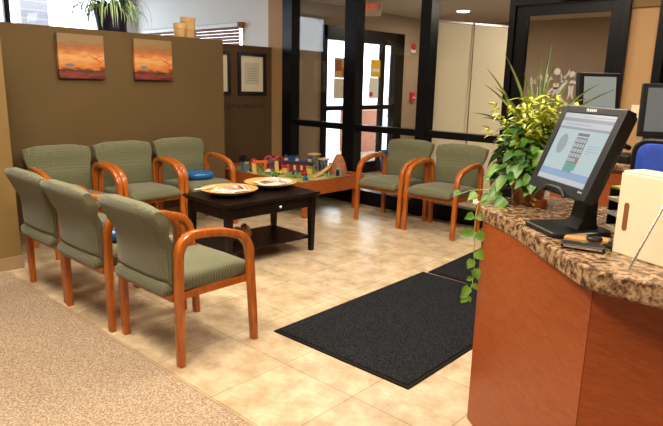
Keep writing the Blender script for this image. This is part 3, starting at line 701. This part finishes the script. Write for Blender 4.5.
# pull station and bell
t = empty('fire_alarm_bell',(XL+.002,8.72,2.10),0,'round red fire alarm bell high on the lobby wall','alarm')
b = MB().lathe([(.055,0),(.06,.02),(.05,.04),(.02,.052),(.001,.054)],n=20).build('bell_dome','red',t,smooth=True); b.matrix_local = Matrix.Rotation(R(90),4,'Y')
MB().box(0,.02,-.06,.06,-.1,-.04).build('back_box','white',t)
t = empty('fire_pull_station',(XL+.002,8.74,1.22),0,'small red fire pull station on the lobby wall below the bell','alarm')
MB().box(0,.045,-.055,.055,-.06,.10).build('station_body','red',t,bevel=.004); MB().box(.045,.06,-.035,.035,.0,.02).build('pull_bar','white',t,bevel=.003)
# posters on the outer door
def poster(y0,y1,z0,z1,m,label,blocks=()):
    names=[m]+sorted({b[4] for b in blocks}); mb=MB(); mb.box(0,.002,0,y1-y0,0,z1-z0)
    for (a,b,c,d_,mm) in blocks: mb.mi=names.index(mm); mb.box(.002,.0025,a*(y1-y0),b*(y1-y0),c*(z1-z0),d_*(z1-z0))
    tag(mb.build('poster',names,loc=(XL-.012,y0,z0)),label,'poster','papers taped inside the outer glass doors')
poster(6.70,6.98,1.53,1.83,'pale','orange picture poster taped high on the outer door left leaf',[(.1,.6,.35,.9,'rock'),(.6,.9,.1,.5,'orange')])
poster(6.70,6.98,1.22,1.52,'paper','plain cream notice taped beneath the orange picture poster')
poster(7.58,7.83,1.56,1.84,'yellow','yellow notice taped on the outer door right leaf',[(.1,.9,.3,.5,'paper')])
poster(7.55,7.80,1.22,1.55,'magwhite','white notice with small red spot taped under the yellow notice',[(.1,.4,.1,.3,'red')])
# wooden cabinet outside and leaflet rack
t = empty('slatted_cabinet',(-8.3,10.0,-.06),0,'brown slatted wooden cabinet seen through the outer glass doors','cabinet')
MB().box(-.25,.25,-.40,.40,0,.95).build('cabinet_body','toywood',t,bevel=.005)
s = MB()
for i in range(9): s.box(.25,.262,-.37,.37,.05+.1*i,.12+.1*i)
s.build('cabinet_slats','rock',t); MB().box(-.27,.27,-.42,.42,.95,.98).build('cabinet_top','pale',t)
t = empty('magazine_rack',(-8.6,11.6,-.06),0,'pale display rack with dark leaflets seen through the outer door right edge','rack')
MB().box(-.05,0,-.3,.3,0,2.2).build('rack_back','white',t)
for i,z in enumerate((.75,1.15,1.55,1.9)):
    MB().box(0,.08,-.28,.28,z,z+.02).build('rack_shelf','grey',t); MB().box(.01,.06,-.22+.03*i,.15,z+.02,z+.24).build('rack_leaflets',('navy','dark_pl','bluegrey','navy')[i],t)
o = MB().lathe([(.001,0),(.14,0),(.17,.34),(.175,.36),(.165,.36),(.13,.02),(.001,.02)],n=20).build('waste_bin','blue',smooth=True,loc=(-5.86,7.85,0))
tag(o,'bright blue waste bin standing inside the outer glass doors','bin')
# metal folding chair in the lobby
t = empty('metal_chair',(-5.5,8.7,0),R(40),'dark metal chair standing in the lobby beneath the fire pull station','chair')
MB().box(-.2,.2,-.2,.2,.43,.45).build('seat','dark_pl',t,bevel=.005); MB().box(-.19,.19,-.215,-.2,.68,.92).build('backrest','grey',t,bevel=.005)
for x in (-.19,.19):
    MB().tube([(x,-.25,0),(x,-.20,.45),(x,-.22,.93)],.011).build('leg','grey',t,smooth=True); MB().tube([(x,.22,0),(x,.18,.44)],.011).build('leg','grey',t,smooth=True)
# downlight in lobby
for (x,y,lab) in ((-4.9,8.3,'round recessed lobby ceiling light nearest the outer doors'),(-2.2,7.3,'round recessed lobby ceiling light in front of the glass door')):
    o = MB().lathe([(.001,0),(.09,0),(.09,.01),(.001,.01)],n=20).build('downlight','downlight',loc=(x,y,2.567)); tag(o,lab,'ceiling light','lobby downlights')
# light switch plate
o = MB().box(-.055,.055,-.008,0,-.06,.06).build('light_switch','cream',loc=(-1.47,GY,1.265),bevel=.002); tag(o,'cream double switch plate on the tan wall right of the glass door','switch')
for x in (-.025,.025): MB().box(x-.008,x+.008,-.013,-.008,-.015,.015).build('switch_lever','white',o)

# ------------------------------------------------------------ reception desk
CT = .97
front = [(-1.128,2.148),(-.98,2.045),(-.845,1.932),(-.70,1.785),(-.565,1.652),(-.52,1.615),(-.46,1.592),(-.31,1.585),(1.6,1.585)]
back  = [(1.6,2.20),(-.19,2.18),(-.58,2.47),(-.92,2.63),(-1.09,2.56),(-1.17,2.37),(-1.165,2.25)]
def inset(poly, d):
    out = []; n = len(poly); s = 0
    for i in range(n): s += poly[i][0]*poly[(i+1)%n][1]-poly[(i+1)%n][0]*poly[i][1]
    sg = 1 if s > 0 else -1
    for i in range(n):
        p = V(poly[i]); a = (p-V(poly[i-1])).normalized(); b = (V(poly[(i+1)%n])-p).normalized()
        na, nb = V((-a.y,a.x))*sg, V((-b.y,b.x))*sg; m = (na+nb).normalized(); out.append(tuple(p+m*d/max(.4,m.dot(na))))
    return out
t = empty('reception_desk',(0,0,0),0,'reception desk with cherry wood front panels and speckled brown granite top','desk')
MB().prism(front+back,CT-.062,CT).build('countertop','granite',t,bevel=.010,segs=3)
bodypoly = [(-1.112,2.152),(-.50,1.667),(1.55,1.632),(1.55,2.15),(-.21,2.13),(-.60,2.41),(-.91,2.56),(-1.04,2.50),(-1.118,2.36)]
MB().prism(inset(bodypoly,.02),0,CT-.062).build('desk_body','cherry',t)
def panel(a,b,z0,z1,name='front_panel',th=.02):
    a=V((*a,0)); b=V((*b,0)); d_=(b-a); L=d_.length; ang=math.atan2(d_.y,d_.x)
    o = MB().box(0,L,0,th,z0,z1).build(name,'cherry',t,bevel=.0015); o.matrix_local = Matrix.Translation(a)@Matrix.Rotation(ang,4,'Z'); return o
panel((-1.112,2.152),(-.503,1.667),.0,CT-.062)
panel((-.500,1.665),(1.55,1.63),.0,CT-.062)
panel((-1.118,2.36),(-1.114,2.157),.0,CT-.062,'end_panel')

# monitor on the counter
t = empty('computer_monitor',(-.709,1.984,CT),-.662,'black flat touchscreen monitor with lit keypad page on the granite counter','monitor')
tl = Matrix.Translation((0,0,.283))@Matrix.Rotation(-.373,4,'X')
HW,HH = .1445,.1215
bz = MB(); F=.005
OW,OHt,OHb = .175,.147,.159
for a in ((-OW,-HW,-OHb,OHt),(HW,OW,-OHb,OHt),(-HW,HW,HH,OHt),(-HW,HW,-OHb,-HH)): bz.box(a[0],a[1],-.006,.03,a[2],a[3])
o = bz.build('bezel','black_pl',t,bevel=.003); o.matrix_local = tl
bb = MB(); bb.rings([[V((-w,y,-hb)),V((w,y,-hb)),V((w,y,ht)),V((-w,y,ht))] for y,w,hb,ht in ((.012,.1745,.1585,.1465),(.045,.166,.148,.138),(.065,.12,.10,.11))]); o = bb.build('rear_housing','dark_pl',t,bevel=.004); o.matrix_local = tl
M['s_bg'] = mat('screen_page',(.05,.05,.05),.15,emit=(.44,.58,.60),estr=.85); M['s_bar']=mat('screen_bar',(.05,.05,.05),.15,emit=(.30,.33,.38),estr=.8)
M['s_top'] = mat('screen_top',(.05,.05,.05),.15,emit=(.50,.54,.60),estr=.85); M['s_dark']=mat('screen_keys',(.05,.05,.05),.15,emit=(.12,.15,.17),estr=.8)
M['s_key'] = mat('screen_key_face',(.05,.05,.05),.15,emit=(.42,.50,.52),estr=.8); M['s_teal']=mat('screen_teal',(.05,.05,.05),.15,emit=(.07,.33,.30),estr=.8)
M['s_red'] = mat('screen_red',(.05,.05,.05),.15,emit=(.55,.12,.10),estr=.8); M['s_blue']=mat('screen_blue',(.05,.05,.05),.15,emit=(.22,.36,.56),estr=.85)
M['s_oval'] = mat('screen_oval',(.05,.05,.05),.15,emit=(.28,.36,.40),estr=.8)
names = ['s_bg','s_bar','s_top','s_dark','s_key','s_teal','s_red','s_blue','s_oval']
sm = MB()
def sq(x0,x1,z0,z1,m,y=-.0012):
    sm.mi = names.index(m); c=[(x*2*HW-HW,y,z*2*HH-HH) for x,z in ((x0,z0),(x1,z0),(x1,z1),(x0,z1))]; sm._f([sm.bm.verts.new(p) for p in c])
sq(0,1,0,1,'s_bg',0); sq(0,1,.93,1,'s_top'); sq(0,1,.88,.93,'s_bar'); sq(0,1,.80,.88,'s_top'); sq(0,1,.765,.80,'s_bar')
sq(0,1,.07,.17,'s_blue'); sq(0,1,0,.07,'s_top'); sq(.4,1,.955,.965,'s_bar',-.0014); sq(.1,.6,.835,.845,'s_bar',-.0014)
sq(.44,.66,.685,.725,'s_dark'); sq(.44,.66,.30,.665,'s_dark'); sq(.44,.66,.20,.30,'s_teal'); sq(.44,.62,.155,.20,'s_teal')
for i in range(5):
    for j in range(4):
        x = .45+.052*j; z = .315+.07*i; sq(x,x+.04,z,z+.052,'s_red' if (i==0 and j==3) else 's_key',-.0014)
sm.mi = names.index('s_oval'); sm._f([sm.bm.verts.new((-.085+.026*math.cos(a*math.pi/10),-.0013,.01+.036*math.sin(a*math.pi/10))) for a in range(20)])
for i,(x,w) in enumerate(((.72,.2),(.72,.16),(.72,.22),(.72,.08))): sq(x,x+w,.56-.035*i,.568-.035*i,'s_oval')
o = sm.build('screen',names,t,recalc=False); o.matrix_local = tl@Matrix.Translation((0,-.002,0))
for q in o.data.polygons: pass
o = text('bezel_lettering','PLANAR',.015,'white',t,(0,0,0),(0,0,0),.0004); o.matrix_local = tl@Matrix.Translation((.0,-.0068,.134))@Matrix.Rotation(R(90),4,'X')
o = MB().box(-.012,.012,-.0006,.0006,-.003,.003).build('bezel_badge','chrome',t); o.matrix_local = tl@Matrix.Translation((.135,-.0066,-.134))
gr = MB(); gr.tube([(-.07,-.008,-.164),(-.055,-.012,-.15),(-.03,-.013,-.143),(.03,-.013,-.143),(.055,-.012,-.15),(.07,-.008,-.164)],.006,8); 
for x in (-.03,-.012,.006,.024): gr.lathe([(.001,-.002),(.004,-.001),(.004,.001),(.001,.002)],(x,-.009,-.155),8)
o = gr.build('button_strip','dark_pl',t,smooth=True); o.matrix_local = tl
nk = MB(); nk.rings([[V((-w,y0,z)),V((w,y0,z)),V((w,y1,z)),V((-w,y1,z))] for z,w,y0,y1 in ((.015,.055,.0,.085),(.045,.04,.03,.085),(.16,.036,.05,.085),(.25,.045,.045,.085))]); nk.build('stand_neck','black_pl',t,bevel=.006)
bs = MB(); bs.prism([(-.108,-.085),(-.088,-.108),(.088,-.108),(.108,-.085),(.10,.10),(.07,.12),(-.07,.12),(-.10,.10)],0,.018); bs.build('stand_base','black_pl',t,bevel=.006)
# latticed basket item next to monitor
t = empty('lattice_basket',(-.985,2.345,CT),R(-48),'low brown basket with pale square studs tucked behind the lit monitor','basket')
MB().box(-.075,.075,-.02,.03,0,.035).build('basket_body','toywood',t,bevel=.004)
k = 0
for z in (.008,.030):
    for i in range(5):
        x=-.064+.032*i+(.012 if z>.02 else 0); MB().box(x-.006,x+.006,-.028,-.018,z,z+.013).build('basket_stud','pale',t,bevel=.002)
# tan paper sheet, phone, leather pouch, black round case
o = MB().box(-.05,.05,-.035,.035,0,.001).build('note_paper','leather',loc=(-.617,2.095,CT+.001)); o.rotation_euler=(R(6),0,R(30)); o.location.z=CT+.006; tag(o,'small tan paper note poking out behind the monitor base','paper')
t = empty('leather_case',(-.607,1.889,CT),R(10),'tan leather case lying on the counter behind the cell phone','case')
MB().box(-.065,.065,-.035,.035,0,.016).build('case_body','leather',t,bevel=.005,segs=3); MB().box(.035,.062,-.042,-.034,0,.022).build('case_strap','leather',t,bevel=.003)
o = MB().lathe([(.001,0),(.022,0),(.026,.006),(.022,.012),(.001,.015)],n=24,sx=1.0,sy=.8).build('round_puck','black_pl',smooth=True,loc=(-.576,1.859,CT+.0165)); tag(o,'small glossy black oval puck resting on the tan leather case','puck')
t = empty('cell_phone',(-.583,1.788,CT),R(12),'black flip cell phone with silver edge trim on the granite counter','phone')
MB().box(-.064,.064,-.024,.024,.002,.018).build('phone_body','black_pl',t,bevel=.007,segs=3)
MB().box(-.054,.056,-.0262,-.0232,.0065,.0135).build('silver_trim','chrome',t,bevel=.001); MB().box(-.045,.045,-.016,.016,.018,.0188).build('phone_window','dark_pl',t); MB().box(-.006,.004,.004,.010,.0188,.0192).build('status_light','green',t)
o = MB().box(-.04,.04,-.02,.02,0,.014).build('key_fob','black_pl',loc=(-.528,1.872,CT),bevel=.004); o.rotation_euler=(0,0,R(-15)); tag(o,'small black gadget squeezed between the phone and cream box','gadget')
# cream box
t = empty('cream_file_box',(-.512,1.826,CT),math.atan2(-.07,.166),'cream plastic file box with brown grip slot on the counter right edge','box')
bxs = MB(); bxs.box(0,.34,0,.09,0,.244); bxs.build('box_shell','cream',t,bevel=.004)
bxs = MB(); bxs.box(.003,.337,.003,.087,.244,.250); bxs.build('box_lid','cream',t,bevel=.003)
sl = MB(); pp=[(.030+.0075*math.cos(a*math.pi/6+math.pi/2 if 0 else a*math.pi/6), 0) for a in range(12)]
prof2 = [(.032+.008*math.cos(R(a)), .150+.008*math.sin(R(a))) for a in range(0,181,20)]+[(.032+.008*math.cos(R(a)), .082+.008*math.sin(R(a))) for a in range(180,361,20)]
sl.rings([[V((x,-.0012,z)) for x,z in prof2],[V((x,.004,z)) for x,z in prof2]]); sl.build('grip_slot','slot',t)
# rod
bpt = V((-.356,1.760,1.189)); bpt -= V((.39,.92,0)).normalized()*.006
o = MB().tube([(-.418,1.669,CT+.004),tuple(bpt)],.0036,10).build('metal_rod','chrome',smooth=True); tag(o,'thin silver rod leaning from the granite onto the cream file box','rod')
# paper trays + yellow papers behind
for i,(z,lab) in enumerate(((0,'black letter tray, bottom one of the stack behind the cream box'),(.05,'black letter tray, middle one of the stack behind the cream box'),(.10,'black letter tray, top one of the stack behind the cream box'))):
    t = empty('letter_tray',(-.44,2.12,CT+z),R(-42),lab,'tray','stacked black letter trays')
    b = MB(); b.box(-.16,.16,-.11,.11,0,.006); b.box(-.16,-.155,-.11,.11,.006,.048); b.box(.155,.16,-.11,.11,.006,.048); b.box(-.155,.155,.105,.11,.006,.048); b.build('tray_shell','black_pl',t,bevel=.001)
    MB().box(-.145,.145,-.125,.095,.0065,.0165).build('paper_stack',('paper','magwhite','paper')[i],t)
o = MB().box(-.13,.13,-.09,.09,0,.008).build('yellow_folder','yelpaper',loc=(-.46,2.12,CT+.1495),bevel=.001); o.rotation_euler=(0,0,R(-28)); tag(o,'bright yellow-green folder lying on top of the black letter trays','folder')
o = MB().box(-.12,.12,-.08,.08,0,.012).build('paper_bundle','magwhite',loc=(-.41,2.135,CT+.158),bevel=.001); o.rotation_euler=(0,0,R(-20)); tag(o,'bundle of loose white papers on top of the yellow folder','papers')
# low inner desk + rear counter
t = empty('work_counter',(0,0,0),0,'rear staff counter carrying two more monitors behind the reception desk','counter')
MB().box(-1.45,1.6,3.52,4.2,1.0,1.04).build('countertop','granite',t,bevel=.006); MB().box(-1.40,1.55,3.56,4.17,0,1.0).build('counter_body','cherry',t)
def lcd(loc, rz, label, tilt=.12, w=.20, h=.155, sm_='s_off', zc=.30):
    t = empty('computer_monitor',loc,rz,label,'monitor','dark monitors on the rear counter'); m_=Matrix.Translation((0,0,zc))@Matrix.Rotation(-tilt,4,'X')
    o = MB().box(-w,w,0,.045,-h,h).build('bezel','black_pl',t,bevel=.005); o.matrix_local=m_
    o = MB().box(-w+.03,w-.03,-.002,.001,-h+.03,h-.025).build('screen',sm_,t); o.matrix_local=m_
    MB().box(-.035,.035,.03,.07,.01,zc-.02).build('stand_neck','black_pl',t,bevel=.004); MB().box(-.11,.11,-.05,.13,0,.015).build('stand_base','black_pl',t,bevel=.005)
    return t
M['s_off'] = mat('screen_grey_sheen',(.16,.18,.18),.12,emit=(.30,.36,.36),estr=.35)  # screen is off; faint emission stands in for its grey reflection
M['s_off2'] = mat('screen_dim_sheen',(.08,.09,.09),.12,emit=(.26,.28,.28),estr=.3)  # also off, with a weaker painted-on sheen
lcd((-1.25,3.80,1.04),R(50),'dark monitor with painted grey sheen on the rear counter, above the keypad monitor',w=.135,h=.15,zc=.36)
lcd((-1.345,4.02,1.04),R(35),'black monitor mostly hidden behind the grey-sheen monitor on the rear counter',w=.10,h=.13)
lcd((-.80,3.74,1.04),R(22),'dark monitor at the right edge standing above the blue chair',w=.19,h=.15,sm_='s_off2')
# cables / telephone on rear counter
t = empty('desk_telephone',(-1.0,3.62,1.04),R(-20),'black desk telephone with coiled cord beside the right-edge monitor','telephone')
MB().prism([(-.07,-.08),(.07,-.08),(.07,.08),(-.07,.08)],0,.05).build('phone_base','black_pl',t,bevel=.01); h_=MB(); h_.tube([(-.05,-.08,.075),(-.05,-.03,.09),(-.05,.03,.09),(-.05,.08,.075)],.016); h_.build('handset','black_pl',t,smooth=True)
c_=MB(); c_.tube([(-.05+.012*math.cos(i*.9),-.09-.002*i,.06+.012*math.sin(i*.9)+.0004*i) for i in range(60)],.0035,6); c_.build('coiled_cord','black_pl',t,smooth=True)
# blue office chair
t = empty('office_chair',(-.56,2.95,0),R(12),'blue office chair with black rim behind the reception counter at right edge','chair')
def rr(w,h,r,n=6):
    q=[]
    for cx,cz,a0 in ((w-r,h-r,0),(-w+r,h-r,90),(-w+r,-h+r,180),(w-r,-h+r,270)):
        for i in range(n+1): a=R(a0+90*i/n); q.append((cx+r*math.cos(a),cz+r*math.sin(a)))
    return q
b=MB(); b.rings([[V((x*s_k,y,z*s_k+.99)) for x,z in rr(.225,.25,.06)] for y,s_k in ((-.06,1),(-.025,1.0))]); b.build('back_shell','black_pl',t,bevel=.008)
b=MB(); b.rings([[V((x*s_k,y,z*s_k+.99)) for x,z in rr(.205,.23,.05)] for y,s_k in ((-.10,.9),(-.085,.98),(-.06,1.0))]); b.build('backrest','bluechair',t,smooth=True)
b=MB(); b.rings([[V((x*s_k,y*s_k+.16,z)) for x,y in rr(.24,.22,.07)] for z,s_k in ((.48,.98),(.50,1),(.55,1),(.57,.93))]); b.build('seat','bluechair',t,smooth=True)
MB().tube([(0,-.05,.75),(0,-.07,.5),(0,.02,.46),(0,.14,.46)],.02,8,.5).build('back_support','black_pl',t,smooth=True)
MB().tube([(0,.14,.07),(0,.14,.48)],.025,12).build('gas_column','dark_pl',t,smooth=True)
for i in range(5):
    a=i*1.2566; MB().tube([(0,.14,.09),(.28*math.cos(a),.14+.28*math.sin(a),.065)],.016,8).build('leg','black_pl',t,smooth=True)
    w=MB().lathe([(.028,-.012),(.03,0),(.028,.012)],n=14).build('caster','black_pl',t,smooth=True); w.matrix_local=Matrix.Translation((.28*math.cos(a),.14+.28*math.sin(a),.031))@Matrix.Rotation(R(90),4,'X')

# ------------------------------------------------------------ reception plant
PX,PY = -1.09,2.52
t = empty('potted_plant',(-1.026,2.371,CT),0,'lush mixed potted plant with lime foliage and trailing vine on the counter corner','plant')
MB().lathe([(.001,0),(.062,0),(.066,.008),(.082,.11),(.088,.115),(.088,.125),(.078,.125),(.072,.10),(.001,.10)],n=24).build('wicker_pot','terra',t,smooth=True)
MB().lathe([(.001,.10),(.072,.10),(.072,.105),(.001,.106)],n=20).build('soil','soil',t)
random.seed(42)
ca = V((-PX,-PY,0)).normalized(); sd_ = V((-ca.y,ca.x,0))   # towards / across the room side
pa, pd, stm = MB(), MB(), MB()
def rdir(): 
    a=random.random()*6.283; return V((math.cos(a),math.sin(a),0))
for i in range(300):
    d0 = rdir(); hgt = random.uniform(-.02,.25); rad = random.uniform(.05,.155)*(1 if hgt<.16 else .85)
    p = V((0,0,.12))+d0*rad+V((0,0,hgt)); L = random.uniform(.035,.068)
    dd = (d0+rdir()*.6+V((0,0,random.uniform(-.9,.1)))).normalized(); nn = (d0*.9+V((0,0,.8))+rdir()*.3)
    (pa if random.random()<.4 else pd).leaf(p,dd,nn,L,L*.72,random.uniform(.0,.35),'heart')
    if i%3==0: stm.tube([(0.2*p.x,0.2*p.y,.11),(p.x*.5,p.y*.5,p.z*.6+.03),tuple(p)],.0016,5)
for (dx,dy,z,L) in ((-.10,-.10,.14,.10),(-.13,-.04,.20,.10),(-.05,-.13,.10,.085),(.0,-.13,.16,.10),(.06,-.12,.12,.09),(-.14,.02,.11,.11),(.07,-.10,.22,.09),(-.09,-.11,.05,.08),(-.12,-.05,.05,.08)):
    pa.leaf((dx,dy,z+.03),(dx*.6,dy*.6,-.12),(dx,dy,.08),L,L*.75,.1,'heart')
pa.build('green_leaves','leaf',t,recalc=False,smooth=True); pd.build('dark_leaves','leafd',t,recalc=False,smooth=True); stm.build('stems','stem',t,smooth=True)
lm = MB()
for i in range(52):
    d0 = rdir(); tip = V((0,0,.28))+d0*random.uniform(.03,.20)+V((0,0,random.uniform(.02,.20)))
    base = V((0,0,.20))+d0*.03
    for k in range(9):
        q = base.lerp(tip,.35+.65*k/8); 
        for s in (-1,1):
            side = d0.cross(V((0,0,1)))*s
            lm.leaf(q,(d0*.7+side*.8+V((0,0,random.uniform(-.5,.9)))+rdir()*.5),V((0,0,1))+rdir()*.5,random.uniform(.03,.06),.016,.25,'blade')
lm.build('lime_fronds','lime',t,recalc=False,smooth=True)
bl = MB()
def blade(tip, base=(0,0,.22), w=.016, sag=.04):
    p0=V(base); p1=V(tip); k=10; vs=[]; dr_=(p1-p0).normalized(); side=dr_.cross(ca).normalized()
    for q in range(k+1):
        t_=q/k; c=p0.lerp(p1,t_)+V((0,0,sag*math.sin(t_*math.pi))); ww=w/2*(.6+.4*min(1,t_*4))*(1-t_**2.2)+.0006
        vs.append((bl.bm.verts.new(c+side*ww+ca*.003),bl.bm.verts.new(c),bl.bm.verts.new(c-side*ww+ca*.003)))
    for q in range(k):
        for j in (0,1): bl._f([vs[q][j],vs[q][j+1],vs[q+1][j+1],vs[q+1][j]])
def rel(x,y,z): return (x-PX,y-PY,z-.94)
for tp in ((-1.252,2.5,1.60),(-1.30,2.44,1.53),(-1.30,2.43,1.46),(-1.32,2.385,1.335),(-1.285,2.40,1.315),(-1.105,2.66,1.665),(-1.135,2.612,1.59),(-1.0,2.686,1.51),(-.92,2.78,1.475),(-1.2,2.6,1.52),(-1.06,2.60,1.55),(-.86,2.80,1.45),(-1.18,2.30,1.45),(-1.22,2.72,1.50)):
    blade(rel(*tp),(random.uniform(-.02,.02),random.uniform(-.02,.02),.24),.014)
bl.build('spiky_blades','blade',t,recalc=False,smooth=True)
# trailing vine
vn, vl = MB(), MB()
W0 = [(-1.10,2.47,1.06),(-1.15,2.42,1.02),(-1.19,2.36,.965),(-1.215,2.30,.95),(-1.205,2.262,.90),(-1.20,2.255,.82),(-1.192,2.25,.74),(-1.186,2.252,.66),(-1.188,2.25,.59),(-1.198,2.235,.53)]
vn.tube([rel(*q) for q in W0],.0022,6)
vn.tube([rel(-1.10,2.45,1.02),rel(-1.19,2.40,1.0),rel(-1.28,2.34,.99),rel(-1.33,2.30,.965)],.002,6)
vn.build('trailing_stem','stem',t,smooth=True)
rt = V((.90,.44,0)).normalized()
for (q,dx,L,dn) in ((4,-1,.055,-.5),(4,1,.05,-.6),(5,-1,.075,-.12),(5,1,.068,-.5),(6,1,.07,-.7),(6.5,-.6,.06,-1.2),(7,.5,.065,-1.2),(7.6,-.7,.035,-.4),(8,.7,.04,-.9),(8.3,-.8,.065,-.9),(8.8,-.9,.045,-.5),(9,.4,.035,-.8),(9,-.7,.05,-1.0)):
    i=int(q); a=V(rel(*W0[i])); b_=V(rel(*W0[min(i+1,9)])); p=a.lerp(b_,q-i)
    L*=.8
    vl.leaf(p+rt*dx*.008,(rt*dx+V((0,0,dn))+ca*.15),(ca+V((0,0,.25))),L,L*.82,.05,'heart')
for (x,y,z,L) in ((-1.16,2.38,1.0,.07),(-1.19,2.36,.975,.065),(-1.24,2.32,.985,.05),(-1.32,2.31,.985,.04),(-1.12,2.36,.97,.07)):
    vl.leaf(rel(x,y,z),(-rt*.6+V((0,0,-.5))+ca*.4),(ca+V((0,0,.7))),L,L*.8,.1,'heart')
vl.build('vine_leaves','leaf',t,recalc=False,smooth=True)
fl = MB()
for i in range(5): fl.leaf(rel(-1.222,2.285,.955),(math.cos(i*1.257)*rt+V((0,0,math.sin(i*1.257)))),ca,.016,.012,0,'oval')
fl.build('white_flower','flower',t,recalc=False)

t.scale = (.94,.94,.94)
# ------------------------------------------------------------ room lamps
n_=0
LAMPS = [(-1.9,.5,1.4),(-3.3,.9,1.25),(-.3,1.0,.9),(-2.2,2.9,.9),(-4.3,2.9,.4),(-.4,3.8,.7),(-2.9,4.2,.45)]
labs = ['nearest the camera left of the desk','over the front chair row','over the reception desk front','over the charcoal mat','over the coffee table','over the rear staff counter','before the glass wall chairs']
for (x,y,s),lb in zip(LAMPS,labs):
    t = empty('ceiling_light',(x,y,CH),0,'square recessed ceiling light panel '+lb,'ceiling light','ceiling light panels')
    fr=MB(); fr.box(-.32,.32,-.32,-.29,-.02,0); fr.box(-.32,.32,.29,.32,-.02,0); fr.box(-.32,-.29,-.29,.29,-.02,0); fr.box(.29,.32,-.29,.29,-.02,0); fr.build('frame','white',t)
    MB().box(-.29,.29,-.29,.29,-.012,-.002).build('diffuser','lampface',t)
    L=bpy.data.lights.new('lamp','AREA'); L.energy=50*s; L.size=.55; L.color=(1,.875,.70); lo=bpy.data.objects.new('ceiling_lamp',L); COL.objects.link(lo); lo.location=(x,y,CH-.03)
for (x,y,e) in ((-4.9,8.3,30),(-2.2,7.3,45)):
    L=bpy.data.lights.new('lamp','AREA'); L.energy=e; L.size=.2; L.color=(1,.88,.72); lo=bpy.data.objects.new('lobby_lamp',L); COL.objects.link(lo); lo.location=(x,y,2.555)

# ------------------------------------------------------------ sky
w = bpy.data.worlds.new('sky'); S.world = w; w.use_nodes = True
bg = w.node_tree.nodes['Background']; bg.inputs[0].default_value = (.82,.91,1,1); bg.inputs[1].default_value = 6.5
# daylight portals at the real openings
for loc,rot,sx,sy in (((-9.66,2.95,1.9),(0,R(-90),0),1.9,4.6),((XL-.2,7.4,1.1),(0,R(-90),0),2.0,1.9)):
    L=bpy.data.lights.new('portal','AREA'); L.shape='RECTANGLE'; L.size=sx; L.size_y=sy; L.cycles.is_portal=True
    o=bpy.data.objects.new('daylight_portal',L); COL.objects.link(o); o.location=loc; o.rotation_euler=rot
S.view_settings.view_transform='Standard'; S.view_settings.look='None'; S.view_settings.gamma=1; S.view_settings.exposure=0; S.view_settings.use_curve_mapping=False
S.cycles.use_denoising = True; S.cycles.max_bounces = 10; S.cycles.transparent_max_bounces = 12; S.cycles.sample_clamp_indirect = 6
